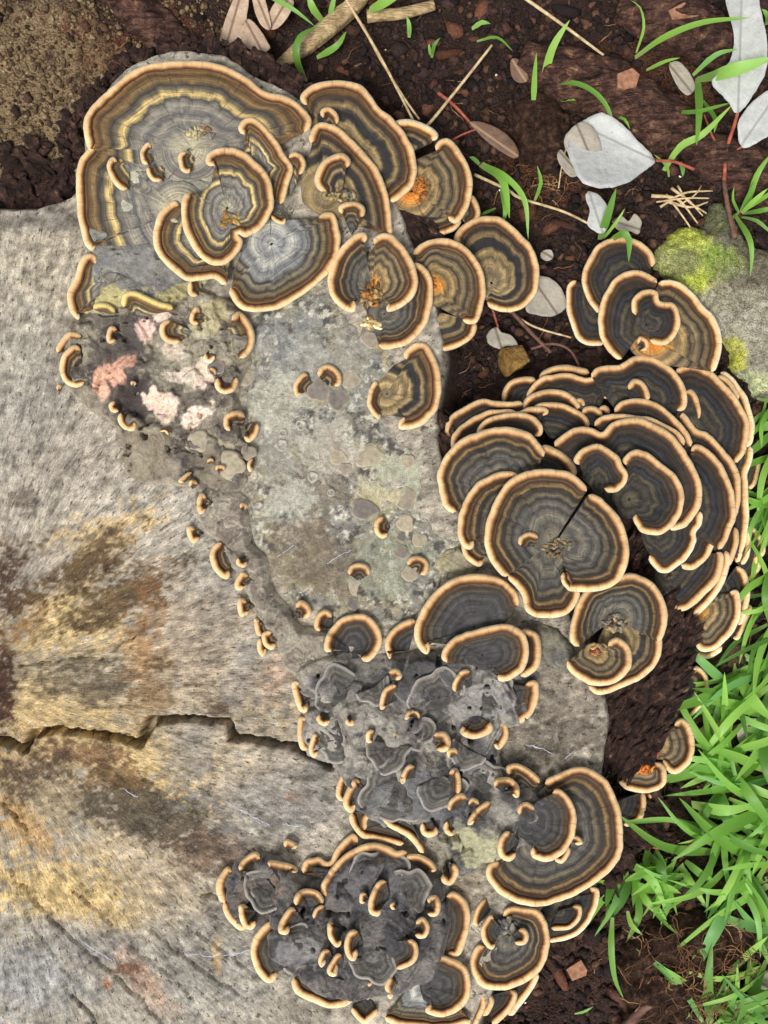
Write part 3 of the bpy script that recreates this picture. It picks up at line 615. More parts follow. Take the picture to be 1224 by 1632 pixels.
    for e_ in (0, m-1):
        colv = Vc[np.arange(M+1)*m+e_].copy()
        if not body: colv[:, 2] = np.minimum(colv[:, 2]-0.45*w*S, colv[:, 2]*0.3+under*S*0.7)
        b0 = nv+len(ex); ex += list(colv)
        for j in range(M): Fx.append((j*m+e_, (j+1)*m+e_, b0+j+1, b0+j))
    Vc2 = np.vstack([Vc, np.array(ex)]); F2 = np.vstack([F, np.array(Fx)])
    lay_c = np.stack([sa, dc/100], -1)
    idx = np.concatenate([np.arange(M+1)*m, np.arange(M+1)*m+m-1])
    qv = np.concatenate([qc, qc[idx]]); lv = np.vstack([lay_c, lay_c[idx]])
    # the body of the fungus behind the fan: the zones run on round the core, without a rim
    if body:
        K = int(op/0.13)+3; u = np.linspace(0, 1, K)
        rl, rf = (float(np.linalg.norm(I[e_]-core)) for e_ in (-1, 0)); rb = 0.40*min(Lm, 120)
        rb_ = rb*(0.8+0.5*fbm(u*5+ph, u*0+2.2, 311, 2))
        rad = rb_+(rl-rb)*np.exp(-u*op/0.26)+(rf-rb)*np.exp(-(1-u)*op/0.26)
        th = ang[-1]+np.sign(tot)*u*op; th[-1] = ang[0]; dirs = np.stack([np.cos(th), np.sin(th)], -1)
        ze = zin[-1]*(1-u)+zin[0]*u; Le = rl*(1-u)+rf*u; VX = []; QX = []; LX = []
        for j in range(M+2):
            f = max(0, j-1)/M; r_ = rad*(1-f*0.97)
            if j == 0: r_ = rad*1.04
            zz = zc+(ze-zc)*np.clip(r_/np.maximum(Le, 1), 0, 1)**1.2-2.0*(1-np.abs(2*u-1))-2.2*(r_/np.maximum(rad, 1))**4*(1-np.abs(2*u-1)**6)
            if j == 0: zz = zz-0.8*w-5
            vx = P3(core+dirs*r_[:, None], zz); jj = max(0, j-1)*m; e0 = np.exp(-u*op/0.16); e1 = np.exp(-(1-u)*op/0.16)
            vx = vx+(Vc[jj+m-1]-vx[0])*e0[:, None]+(Vc[jj]-vx[-1])*e1[:, None]
            VX.append(vx); QX.append(np.clip(1-r_/np.maximum(Lm, 1), 0.0, 1)*qs); LX.append(np.stack([(Ls+u*op*rb)/100, (Lm-r_)/100], -1))
        b0 = len(Vc2); Vc2 = np.vstack([Vc2]+VX); F2 = np.vstack([F2, grid_faces(M+2, K)+b0]); qv = np.concatenate([qv]+QX); lv = np.vstack([lv]+LX)
    mesh_np('cap', Vc2, F2, CAPM[pal], root, attrs={'q': qv}, uv=lv)
    x, y = unproj(core[0], core[1], under); re_origin(root, W(x, y, under))
    ROOTS[label] = root
    return root
ROOTS = {}
def hash_(t):
    h = 17
    for ch in t: h = (h*131+ord(ch)) % 1000003
    return h
DATA = '''
# brackets on the upper end of the stump
largest cap, wide fan of grey and cream zones against the dark bark|137,238 133,200 139,178 160,155 188,130 217,109 250,100 289,97 322,98 361,106 394,124 423,145 456,153 476,166 496,188 492,212|303,240|24,22|15|cream|t
tall cap edge with straight tan rim lying on the grey wood below the largest cap|168,219 155,210 144,222 140,236 126,256 121,289 122,328 127,361 134,387 144,400 154,398|285,335|17,20|15|cream|t
longest slanting tan sliver on the smooth blue grey crust|188,252 178,250 170,263 175,282 188,300 201,306|207,262|n13|12|cream|t
upper of two small crescents joined end to end on the smooth blue grey crust|244,231 235,226 224,240 225,256 232,265|258,246|n13|11|cream|t
lower of two small crescents joined end to end on the smooth blue grey crust|232,267 235,279 243,289 257,291|264,264|n13|10|cream|t
short upright tan sliver between the joined pair of crescents and the spiral rosette|294,239 286,245 284,256 289,272 299,277 306,273|312,251|n13|11|cream|t
round spiral rosette with a rust knob in its grey centre|338,269 327,259 332,245 351,236 374,236 400,250 420,269 433,295 436,328 426,354 410,370 391,379 380,374 387,384 381,400 364,419 341,423 322,413 305,393 294,370 289,348 289,321 297,305|362,332|44,36|15|cream|t
half hidden dark banded fan tucked under the left side of the spiral rosette|286,321 273,321 253,341 244,370 247,397 263,421 295,447 318,447 341,445 356,458|345,372|24,20|15|cream|t
big blue grey cap with a silvery knotted centre, below the spiral rosette|508,340 533,341 543,378 538,412 521,438 495,461 458,487 427,497 395,497 375,486 362,462|432,388|27,22|15|blue|t
narrow wavy cap with yellow bands between the largest cap and the spiral rosette|384,217 379,204 387,191 403,187 420,199 439,220 452,243 467,269 460,296 452,326|408,268|31,20|14|cream|t
little hooked cap squeezed right beside the wavy yellow banded cap|458,247 469,242 482,248 488,262 482,280|462,310|26,20|12|cream|t
tiny tan lip showing under the spiral rosette, next to the silvery knotted cap|430,346 440,355 452,358 458,350|446,335|29,24|10|blue|t
wide fan with a two lobed outline standing out over the dark soil behind the stump|484,170 478,156 488,141 510,131 540,128 570,133 589,149 604,170 627,190 646,213 659,239 664,269 659,295 642,314 622,325|548,262|4,8|15|olive|t
small tan curl lying on the two lobed fan|510,187 512,175 525,171 538,181 542,196|530,205|20,14|12|olive|t
long curved cap with stepped dark bands below the two lobed fan|490,226 503,197 529,198 552,213 574,235 597,262 612,288 621,322 625,356 627,374|520,312|19,14|15|olive|t
thick hooked curl standing on the long cap with stepped bands|559,267 558,254 546,244 527,248 510,262 501,284 505,299 515,309|545,302|36,26|15|olive|t
small round cap with a pale tan rim at the tail of the long stepped cap|540,341 540,329 552,322 568,322 581,330 582,346|560,372|32,20|13|grey|t
left half of the notched round cap with a rotten orange hollow|588,384 582,371 565,373 544,393 529,419 522,446 527,472 544,491 563,497 571,483|592,455|34,22|15|grey|t-
right half of the notched round cap with a rotten orange hollow|592,386 597,378 612,371 630,378 649,401 662,427 666,453 657,476 638,491 619,497 614,486|594,455|35,22|15|rust|t
crescent of dark grey and tan showing below the notched round cap|660,416 679,427 690,453 689,487 679,517 661,540 634,555 604,557|612,500|14,14|15|grey|t
broad golden brown cap with many fine rings beside the notched round cap|655,401 676,386 702,379 728,384 751,401 768,427 774,457 771,487 760,513 738,516|690,455|-6,2|14|rust|t
lower flap under the broad golden brown ringed cap|762,515 755,536 736,551 709,560 683,557 668,548|702,498|-20,-6|14|olive|t
oval shell shaped cap standing alone over dark soil beside a grey leaf|727,392 723,378 732,363 751,350 777,344 800,348 822,365 845,389 858,420 859,450 849,476 826,495 800,497 774,488|783,452|-45,-30|14|olive|t
cap with a bright orange centre half covered by the two lobed fan|690,236 700,224 717,222 736,243 751,277 753,307 743,337 728,356 712,352|655,305|-22,-6|15|rust|t
folded tan lip above the cap with the bright orange centre|627,192 653,190 683,200 698,213 696,226|650,240|-16,-8|14|olive|w
dark flap hanging below the cap with the bright orange centre|738,352 725,367 702,376 684,372|668,320|-34,-16|13|olive|t
thin edge of a hidden cap peeping out beside the orange centred cap|753,308 763,326 765,346 752,364|720,330|-52,-34|13|olive|t
kidney shaped cap on the stump edge with brown centre, above the layered tiers|641,571 645,558 661,546 681,549 694,571 702,597 703,630 695,656 677,675 654,684 635,682 637,664|616,628|8,7|15|olive|t
stout sliver facing away from the kidney shaped cap|605,611 597,607 588,623 585,643 592,659 604,669 609,660|618,640|n3|12|olive|t
# crescents on the flat pale crust
left crescent of the pair framing two flat dark lobes on pale crust|491,594 481,595 468,613 470,630 479,633|499,620|n3|12|olive|t
right crescent of the pair framing two flat dark lobes on pale crust|503,598 511,584 527,581 542,594 544,610 537,619|519,613|n3|12|olive|t
arched crescent on a short stalk of round grey lobes|552,914 558,902 572,897 587,902 592,915|572,926|n3|12|grey|t
curled crescent between pale crust and the slate grey cap|646,897 656,887 672,887 683,897 682,912 674,920|660,909|n3|12|grey|t
upright tan crescent beside a pale flat lobe on the pale crust|607,820 597,832 597,848 607,858 619,856|623,838|n3|12|grey|t
# crescents round the blackened crust
long curved tan rim on bare wood at the corner of the blackened crust|158,416 148,405 134,407 124,422 119,442 109,462 107,481 114,501 124,510 131,505|178,452|n3|15|cream|t
yellow arched ridge over a dark hole at the top of the blackened crust|192,488 197,468 214,463 233,471 256,481 277,486|222,505|n4|12|cream|y
short yellow ridge touching the long curved tan rim|146,488 156,482 172,484 186,494|165,500|n4|11|cream|y
dark round cup with a tan rim, at the outer edge of the blackened crust|130,553 116,550 99,566 95,589 102,609 119,618 136,614|131,585|n4|13|olive|t
fat pale knob joined above the dark round cup|86,558 96,543 109,529 130,530|122,552|n3|13|olive|t
round black capped crescent alone on the blackened crust|186,519 174,521 169,537 173,547 184,548|204,540|n4|13|dark|t
banded cap fragment with blue grey stripes leaning on the pink and white patches|268,507 256,517 255,534 266,547 286,550|308,528|n4|14|cream|t
small tan crescent on cream crust below the half hidden dark fan|321,494 312,489 303,501 303,514 313,521|338,509|n4|12|cream|t
small lip hanging from the half hidden dark fan|299,449 300,468 312,476|324,452|n6|12|cream|t
broad tan rimmed cap edge facing the pale crust, right end of the blackened crust|366,504 382,496 397,511 406,534 403,556 387,575|356,535|n5|15|cream|t
tiny pale lip next to a dark hole in the blackened crust|323,565 326,576 336,579 345,570|335,554|n4|10|olive|w
wide smiling crescent between two dark flat lobes|341,604 344,620 357,628 374,623 382,604|362,592|n4|13|dark|t
upper of the two crescents back to back on the neck of the blackened crust|392,660 377,654 359,661 356,677 361,689|386,682|n4|13|olive|t
lower of the two crescents back to back on the neck of the blackened crust|415,677 410,694 398,705 387,702|391,676|n4|13|olive|t
pair member: black striped crescent hanging off the wood side of the blackened crust|187,659 189,674 201,686 215,686 220,675|217,656|n4|13|dark|t
short pale crescent above the black striped crescent|180,637 173,645 176,655 187,660|194,644|n4|11|dark|t
# tiny tan nubs on the crusts
tiny flat topped nub by the salmon pink patch|206,612 210,607 217,609 218,615|212,620|n4|8|dark|t
lone pale bead on wood below the dark round cup|88,620 92,613 98,614 99,620|95,626|n3|8|olive|t
tiny dark sided nub between the white patches and the smiling crescent|335,584 343,588 347,596|336,596|n4|9|olive|t
oval tan nub in the middle of the neck of grey lobes|341,748 346,741 357,742 360,748|350,754|n5|9|olive|t
upright tan nub below the small dark lobe of the neck|399,729 393,740 397,752 404,750|406,738|n5|10|olive|t
slanting tan nub on the wood edge of the neck|303,750 292,758 284,766 290,772|303,764|n5|10|olive|t
round tan nub touching the top of the winding ribbon|299,774 304,765 316,767|308,780|n5|10|olive|t
round pale bead right of the winding ribbon's first crescent|380,808 385,801 394,804 394,812|387,815|n5|9|olive|t
tiny nub at the edge of the large flat brown lobe|256,690 262,688 266,694|260,682|n4|7|dark|t
tiny nub beside the oval one on the neck|328,735 335,730 342,732|335,740|n5|8|olive|t
# crescents along the winding ribbon
first crescent at the top of the winding ribbon, with a brown stripe|330,788 319,786 313,802 317,819 329,817|340,801|n4|13|olive|t
pale crescent lying off the ribbon on bare wood|309,837 298,840 298,852 306,865 319,863|326,848|n3|13|olive|t
longest crescent of the winding ribbon, bowed towards the bare wood|349,861 339,871 334,887 340,907 352,920 363,923 370,913|376,884|n5|14|grey|t
small bean shaped crescent touching the longest crescent of the ribbon|375,890 377,900 388,905 396,899|389,887|n6|11|grey|t
crescent directly below the bean shaped one on the ribbon|397,913 385,911 374,927 376,940 389,941|406,927|n5|13|grey|t
upright crescent midway along the ribbon beside a brown groove in the wood|394,955 381,953 378,966 383,982 397,980|407,966|n5|13|grey|t
upper crescent of the bunch of three at the ribbon's lower bend|414,985 405,985 406,1003 411,1016|428,1000|n5|12|grey|t
lowest crescent of the bunch of three at the ribbon's lower bend|409,1018 411,1038 419,1047 428,1038|430,1020|n4|12|grey|t
inner crescent of the bunch of three at the ribbon's lower bend|430,1002 417,1010 420,1028 432,1036 442,1031|452,1012|n7|13|grey|t
crescent facing the pale crust, opposite the bunch of three|468,964 479,956 492,963 497,977 488,989|468,986|n5|13|grey|t
leaning crescent just left of the horseshoe shaped cap|532,978 519,971 505,979 500,995 504,1008|532,1001|n4|13|slate|t
horseshoe shaped cap with a thick tan rim and slate centre|523,1043 517,1034 520,1012 538,989 558,980 581,979 600,994 609,1018 603,1038 590,1054 576,1056|560,1036|n8|15|slate|t
tall crescent between the horseshoe shaped cap and the wide slate cap|661,984 639,992 620,1008 613,1028 620,1050 627,1044|652,1036|n8|14|slate|t
# grey rosettes beside the slate crust
left half of the big cracked grey rosette on top of the layered tiers|939,778 909,753 867,748 831,753 803,774 784,806 773,843 775,880 794,912 808,922|884,862|66,58|16|grey|t-
right half of the big cracked grey rosette on top of the layered tiers|942,783 964,799 987,824 1001,861 1001,893 987,926 960,941 930,944 904,940 896,914|888,862|68,58|16|grey|t-
lower lobe of the big cracked grey rosette, with dark arcs|806,922 820,934 833,952 836,972 848,982 867,986 900,981 918,963 924,944 916,930|872,880|57,52|15|grey|t
small curl rising inside the big cracked grey rosette|824,868 828,855 843,848 859,852|852,872|66,60|12|grey|t
short upright sliver at the seam of the big cracked grey rosette|893,913 895,928 904,940|908,916|76,62|11|grey|t
stepped cap with layered grey arcs under the left of the big cracked rosette|826,752 794,752 761,769 738,801 729,838 734,866 748,877 760,868|832,830|46,40|15|grey|t
thin lip under the stepped cap with layered grey arcs|733,866 741,889 761,903 773,898|800,862|30,34|13|grey|t
wavy cap with pale cream zone left of the big cracked rosette|724,820 707,807 697,767 704,736 729,704 760,689 800,680 839,687 859,705 872,724|798,786|34,30|16|grey|t
double edged cap showing behind the wavy cream zoned cap|864,706 884,714 902,725 916,740 922,758|850,775|20,20|17|dark|t
upper fan of the curled rosette with a crumbly brown centre|918,1034 908,1018 911,986 923,953 946,930 983,917 1010,914 1042,930 1061,963 1063,995 1054,1024|978,985|30,24|15|grey|t-
lower right fan of the curled rosette with a crumbly brown centre|1028,1000 1047,993 1055,1018 1052,1050 1029,1078 992,1096 955,1108 936,1098|985,1018|16,16|14|olive|t
front curl of the rosette with a crumbly brown centre, facing the bare wood|966,1024 983,1016 1001,1027 1008,1055 996,1078 973,1092 941,1092 913,1076 899,1058|948,1040|40,30|15|rust|t
wide slate cap with a scalloped rim below the stepped cap|689,1027 681,1043 667,1032 660,1009 669,976 692,944 720,923 761,914 798,921 821,940 832,962|756,1000|44,30|16|slate|t
purple grey cap with long hooked rim lying over the wide slate cap|706,1057 704,1041 720,1018 748,1006 780,997 812,995 835,1009 843,1036 837,1064 817,1082 798,1086 790,1080|768,1044|52,36|15|slate|t
narrow brown edged cap peeping out beside the purple grey cap|832,1000 856,1009 863,1032 858,1064 834,1083|814,1042|36,30|15|dark|t
down turned cap with broad tan rim over the bare wood below the purple grey cap|838,1085 856,1087 859,1110 849,1138 826,1154 803,1152 806,1136|806,1106|24,24|16|slate|t
plump smiling rim at the edge of the slate crust over bare wood|731,1160 736,1172 757,1178 782,1168 788,1153|758,1140|n6|16|slate|t
stubby folded cap beside the plump smiling rim|789,1148 807,1154 810,1175 798,1194 786,1193|778,1165|n3|14|grey|t
slanting sliver just below the purple grey cap|748,1065 734,1069 722,1087 720,1102|752,1094|n8|12|slate|t
# layered tiers over the root flare
dark banded oval cap with a grass blade bent over it beside the lichen stone|953,502 933,473 927,442 938,411 956,387 987,378 1018,384 1040,402 1045,424|1000,462|-62,-50|13|dark|t
ragged white edged cap low in the shade left of the dark oval cap|915,444 904,456 902,487 909,518 920,540 937,550 962,552|952,478|-100,-72|11|dark|w
left half of the dark rosette leaning against the lichen stone|987,576 964,553 953,518 958,482 973,451 996,433 1022,431 1050,446|1022,530|-40,-30|14|dark|t-
right half of the dark rosette leaning against the lichen stone, with golden arcs|1049,447 1076,447 1102,464 1120,487 1138,504 1149,531 1149,562 1140,594|1038,540|-52,-34|13|rust|w
notched double curl inside the dark rosette by the lichen stone|1007,502 1007,478 1024,462 1047,464 1052,480 1073,484 1084,504 1080,531 1062,549 1036,549|1030,518|-18,-16|13|dark|t
tiny curl at the foot of the notched double curl|1013,546 1020,536 1032,542 1033,555 1024,562|1021,552|-14,-16|10|dark|t
highest left tier, a short dark cap against the soil|798,640 802,621 812,607 829,601 854,600|856,648|-58,-42|13|dark|t
rear tier next to the rusty stone, mostly rim|856,604 865,591 884,583 904,581 922,585 940,588|908,640|-60,-42|14|dark|t
double lobed tier with a rounded right end|837,634 843,619 861,602 882,596 906,595 927,601 935,602 953,597 971,602 981,615 978,629 966,639|930,652|-46,-34|13|dark|t
broad uppermost tier with gold flecked bands|939,599 949,587 967,582 984,582 996,576 1012,568 1031,567 1048,571 1064,582 1079,595 1090,611 1096,633 1093,650 1083,659|1016,656|-40,-30|14|dark|t
small arched curl on the broad uppermost tier|997,617 1008,604 1022,606 1033,619 1038,637|1004,642|-24,-26|13|dark|t
arched tier ending below the double lobed tier|829,651 837,635 853,625 875,620 896,622 912,630 924,642 926,652|880,678|-32,-24|13|dark|t
short stub rim between the arched tier and the fan tier|917,634 929,635 937,646|920,660|-38,-28|12|dark|t
fan tier with plain charcoal face in the hollow of the stack|848,648 861,642 878,641 898,643 916,651 933,662 943,678|880,700|-20,-16|13|dark|t
first of two little hoops in the hollow of the stack|925,653 937,647 951,649 963,659|944,680|-26,-18|12|dark|t
second of two little hoops in the hollow of the stack|953,648 965,646 975,655|962,675|-30,-20|12|dark|t
long flat hoop under the widest tier|944,674 962,662 990,660 1018,663 1037,665 1064,678 1083,690 1095,706|1010,720|-6,-2|13|dark|t
long slanting tier above the widest tier|975,652 988,640 1000,637 1022,635 1044,641 1064,654 1083,672 1097,690 1106,709|1030,710|-18,-10|13|dark|t
lowest left tier with a ragged tan rim on the dark soil|713,709 708,687 716,664 742,647 769,636 800,640 833,638|806,692|-24,-14|13|dark|t
second left tier, its rim running on to a rounded tongue|718,718 722,691 747,669 778,654 813,652 825,656 843,649 863,648 875,654 872,665|815,706|-10,-6|13|dark|t
third left tier with a hooked right end|757,690 773,669 800,660 820,657 836,659 853,665 865,678 864,691 856,699|815,712|6,6|13|dark|t
widest tier with a two humped rim in the middle of the stack|880,707 892,695 910,684 925,680 945,682 960,688 976,672 1000,667 1022,667 1048,678 1070,692 1088,713 1103,736 1114,758 1119,780 1118,803 1108,823 1092,841 1067,848|990,775|10,8|15|dark|t
small round fan with a pale knob at its root, on the widest tier|918,743 914,732 923,719 937,710 955,708 973,717 988,729 993,742 1000,752 1001,762 996,774 982,785 963,785|956,772|38,26|14|dark|t
rounded fan with a curled lower end, on the widest tier|992,741 994,729 1010,717 1025,719 1037,724 1059,742 1077,758 1089,779 1090,803 1081,828 1064,847 1042,854 1020,847 1009,830 1008,820|1002,796|26,18|14|dark|t
big shadowed fan right of the uppermost tier, its rim bending down to the grass|1074,588 1088,582 1110,581 1132,591 1151,608 1171,630 1184,650 1193,670 1194,694 1187,722 1174,741|1100,690|-54,-36|14|dark|t
narrow curl wedged before the big shadowed fan|1094,619 1105,622 1115,639 1119,663 1113,684|1076,668|-44,-36|13|dark|t
two lobed tier edge running down behind the widest tier|1083,657 1092,659 1107,681 1115,686 1129,690 1147,709 1165,729 1177,751 1181,777 1178,808 1171,832|1085,770|-30,-20|14|dark|t
long fan beside the widest tier with bluish lines|1098,713 1110,708 1129,716 1145,733 1158,753 1167,777 1173,803 1173,825 1164,849 1150,878|1085,800|-18,-10|14|dark|t
folded fan with a swollen rim below the long bluish fan|1120,785 1126,800 1134,815 1145,829 1147,846 1141,864 1130,886 1114,903 1101,909 1084,906|1072,850|-22,-12|14|dark|t
fan with a thin pale frilled rim below the rounded fan|1121,816 1118,837 1110,848 1110,864 1099,885 1083,901 1066,913 1051,912 1039,901 1031,888|1046,852|-8,-4|12|dark|w
wide lowest fan with a triple tan edge above the bark|1147,876 1154,886 1151,910 1140,932 1119,953 1101,969 1083,975 1064,973|1066,915|-34,-24|15|dark|t
second edge under the wide lowest fan|1162,877 1164,896 1156,925 1145,945 1129,965 1110,983|1090,910|-48,-36|14|dark|w
short vertical edge right of the folded fan|1176,840 1178,861 1171,886 1163,905|1130,865|-52,-38|13|dark|t
outer rim curving round the big shadowed fan|1143,596 1156,600 1171,615 1181,635|1130,650|-66,-48|13|dark|t
outermost thin rim against the lichen stone and the grass|1152,589 1165,599 1178,613 1191,633 1200,663 1203,685 1198,707 1190,716|1130,680|-78,-56|13|dark|w
long upright rim bordering the grass|1201,712 1198,736 1191,758 1193,788 1193,835 1186,875 1179,898|1120,800|-80,-50|13|dark|w
brown cap seen edge on among the grass blades right of the tiers|1204,730 1212,736 1209,758 1204,773 1194,783|1180,758|-105,-80|9|dark|w
notched dark cap standing out over the grass|1190,835 1204,842 1217,861 1220,879 1213,890 1208,892 1213,903 1206,916 1194,928|1170,882|-98,-74|10|dark|w
slim inner rim before the notched dark cap|1190,842 1197,855 1195,883 1187,902|1165,870|-84,-66|12|dark|w
iridescent brown cap low on the root flare next to the bark|1166,937 1178,943 1181,965 1178,989 1169,1008 1154,1024 1136,1037 1118,1039 1106,1029|1115,975|-70,-56|13|rust|w
pale lip under the iridescent brown cap|1101,1039 1114,1048 1132,1049 1154,1036|1125,1005|-88,-70|13|dark|w
rough edge standing right of the iridescent brown cap|1178,899 1189,912 1195,934 1195,956 1189,980 1183,998|1140,950|-88,-70|13|dark|w
last pale edge touching the grass right of the iridescent brown cap|1197,962 1199,973 1193,987 1180,1017 1170,1022|1140,975|-100,-80|11|dark|w
# brackets on the rotten bark
brown cap with a frilly white rim between bark and grass|1097,1072 1110,1061 1125,1073 1130,1096 1122,1121 1101,1144|1078,1100|-92,-72|10|olive|w
tan lip on the bark above the cap with an orange patch|1068,1114 1082,1116 1096,1132 1102,1153|1058,1152|-76,-62|13|olive|t
cap with a bright orange patch on dark rotten bark|1072,1150 1088,1144 1102,1161 1108,1189 1102,1214 1085,1231 1068,1232 1052,1216|1040,1184|-62,-50|14|rust|t
small scoop shaped cap with an orange bar, lowest on the bark|990,1240 986,1248 1001,1260 1026,1264 1049,1259 1063,1245 1060,1222 1047,1211|1026,1222|-54,-46|13|rust|t
outer plain edge half hidden behind the big disc, over soil|1044,1262 1040,1293 1026,1321 990,1346|980,1280|-100,-76|13|dark|w
inner plain edge half hidden behind the big disc, over soil|1029,1262 1030,1287 1020,1310 996,1320|978,1280|-86,-66|13|dark|t
# brackets at the lower end of the stump
big smooth disc with fine grey rings at the lower right of the stump|866,1243 887,1234 915,1223 942,1225 966,1242 983,1273 992,1308 992,1352 978,1383 949,1407 915,1428 880,1441 846,1445 812,1435 788,1417 776,1397 777,1380 790,1368|866,1322|22,20|15|grey|t
wavy dark cap behind the big smooth disc|805,1234 808,1220 825,1217 846,1227 864,1243|842,1272|26,22|14|grey|t
dark curved fan with a burnt looking edge on the big smooth disc|880,1258 894,1258 911,1277 920,1304 915,1332 904,1352 887,1369 863,1373 848,1366 844,1352|846,1310|44,34|14|slate|t
little tan tongue below the dark curved fan on the big smooth disc|882,1372 896,1376 908,1362 910,1350|892,1356|34,30|11|slate|t
little tan ear right of the dark curved fan on the big smooth disc|913,1330 924,1334 929,1344 918,1349|906,1340|36,30|10|slate|t
hook shaped sliver left of the dark curved fan|808,1321 796,1335 793,1356 800,1369 813,1373 825,1364|828,1340|n20|13|slate|t
knuckle shaped curl behind the dark curved fan|784,1251 791,1241 812,1239 827,1253 827,1270 817,1272|800,1262|n14|13|slate|t
short cap like sliver above the dark curved fan|823,1297 827,1284 839,1278 854,1286|845,1302|n22|11|slate|t
round disc with a knobbly centre below the big smooth disc|798,1455 812,1445 836,1445 860,1452 873,1476 876,1503 870,1531 853,1555 825,1572 794,1579 767,1572 752,1551 748,1531 757,1510 768,1502|812,1490|6,4|15|grey|t
left sliver standing on the round disc with a knobbly centre|788,1459 779,1459 767,1479 769,1500 781,1513 791,1510|800,1480|22,14|12|slate|t
right crescent standing on the round disc with a knobbly centre|828,1477 839,1481 843,1493 837,1505 821,1507|816,1490|20,13|12|slate|t
upper narrow edge wedged left of the round disc|770,1430 758,1448 752,1469 757,1478|782,1452|2,2|12|dark|t
lower narrow edge wedged left of the round disc|754,1475 746,1489 748,1503 759,1503|776,1485|-4,-2|12|dark|t
ragged edged brown cap in the shade under the big smooth disc|944,1410 956,1421 949,1452 935,1476 915,1493 876,1504|884,1435|-62,-46|11|dark|w
small curled cap inside the ragged edged brown cap|914,1440 927,1445 925,1465 908,1481 879,1484|890,1452|-46,-40|11|dark|t
long plain edge running out from under the round disc|862,1553 846,1582 816,1622|780,1580|-44,-30|14|dark|w
second plain edge under the round disc|818,1574 825,1586 815,1610 789,1636|770,1590|-30,-20|14|dark|t
third short edge under the round disc|777,1577 788,1596 776,1622|748,1600|-16,-10|14|dark|t
banded edge between the round disc and the curled pale centred cap|752,1570 770,1582 774,1603 760,1636|728,1612|-6,-4|14|slate|t
curled cap with pale blue grey centre at the stump's lower end|662,1527 690,1521 719,1526 741,1540 750,1566 746,1594 726,1614 701,1621 679,1614 680,1600|686,1575|24,16|15|slate|t
pale blue grey cap spreading below the curled pale centred cap|612,1628 640,1636 680,1640 720,1640 752,1632|672,1580|12,12|14|blue|t
upright sliver left of the curled pale centred cap|618,1555 613,1573 620,1592 630,1588|642,1570|n10|13|slate|t
small pointed cap hanging at the lowest edge of the charcoal crust|557,1610 572,1627 586,1631 605,1612|588,1588|n4|13|slate|t
long scalloped brown rim under the charcoal crust on grey wood|462,1561 471,1583 500,1598 528,1607 557,1601 573,1583 596,1572|536,1540|n9|15|slate|t
long bowed tan rim at the left of the charcoal crust on bare wood|435,1466 422,1472 406,1490 399,1515 404,1540 415,1558 431,1567 445,1556|462,1514|n5|16|slate|t
bean shaped rim between the bowed rim and the brown knob of crust|471,1445 460,1447 446,1468 444,1486 457,1490 465,1479|484,1468|n6|14|slate|t
arched rim over a dark hollow in the charcoal crust|466,1441 471,1425 485,1416 507,1420 519,1437|492,1446|n8|13|slate|t
longest wavy rim arching over the charcoal crust|514,1430 511,1415 521,1393 539,1371 564,1352 593,1343 618,1348 632,1356 646,1352|606,1432|n12|15|slate|t
slanting rim right of the longest wavy rim|644,1362 665,1361 683,1368 696,1382 694,1392|656,1402|n12|14|slate|t
upper of two wavy rims hanging from the slate crust|587,1322 587,1307 598,1305 623,1321 648,1334 663,1350 670,1362|650,1300|n10|14|slate|t
lower of two wavy rims hanging from the slate crust|555,1296 559,1314 577,1336 598,1339 642,1350|610,1290|n4|14|slate|t
long double arched rim lying on the wood between the two crusts|478,1389 487,1370 508,1366 524,1372 537,1350 559,1329 574,1337|545,1392|n5|14|slate|t
upper left rim of the brown knob of crust|377,1384 388,1368 406,1357 418,1363|404,1390|n4|14|slate|t
straight thick rim lying across the top of the brown knob of crust|424,1378 431,1371 464,1377 475,1386 471,1394|446,1404|n5|14|slate|t
left rim of the brown knob of crust, bent round its corner|371,1382 360,1382 347,1400 344,1418 351,1441|394,1412|n4|16|slate|t
lower left rim of the brown knob of crust|352,1440 360,1461 378,1481 393,1484|400,1438|n4|15|slate|t
inner rim beside the lower left rim of the brown knob|394,1440 381,1443 381,1461 388,1477 401,1482 411,1472|410,1452|n7|13|slate|t
little mushroom like knob standing alone on wood above the brown knob of crust|449,1347 457,1337 475,1346 469,1356|461,1360|n4|13|olive|t
tallest upright sliver on the charcoal crust|613,1400 600,1407 588,1432 588,1454 600,1461 610,1456|622,1430|n14|13|slate|t
tiny bead left of the tallest sliver|583,1421 574,1424 573,1438 580,1442|588,1432|n10|9|slate|t
tiny bead right of the tallest sliver|626,1436 621,1444 627,1452|634,1446|n10|8|slate|t
upright sliver over a violet hollow in the charcoal crust|529,1467 522,1472 523,1494 536,1510 547,1504|547,1480|n12|12|slate|t
widest upright sliver, right of the violet hollow|568,1479 554,1486 548,1508 555,1528 566,1531 573,1515|580,1505|n12|13|slate|t
lowest slanting sliver on the charcoal crust|541,1517 532,1524 521,1544 525,1555 536,1555 540,1537|550,1537|n11|12|slate|t
short sliver with a torn tip beside the lowest slanting one|525,1512 514,1515 507,1530 512,1542 522,1533|530,1526|n11|11|slate|t
thin slanting edge under the arched rim|515,1440 503,1447 496,1462|512,1461|n9|10|slate|t
round crescent at the root of the broad striped fan|679,1438 683,1429 696,1427 703,1443 697,1459 682,1462|674,1446|n16|12|slate|t
lower crescent on the broad striped fan|660,1468 674,1461 685,1476 679,1494 662,1496|658,1481|n15|12|slate|t
broad striped fan with a straight right edge beside the round disc|711,1422 726,1422 744,1436 750,1461 746,1490 733,1522 714,1525|668,1482|16,18|15|slate|t
dark scale with a brown edge above the curled pale centred cap|653,1494 665,1504 667,1522 658,1537 634,1548|624,1500|n12|12|slate|t
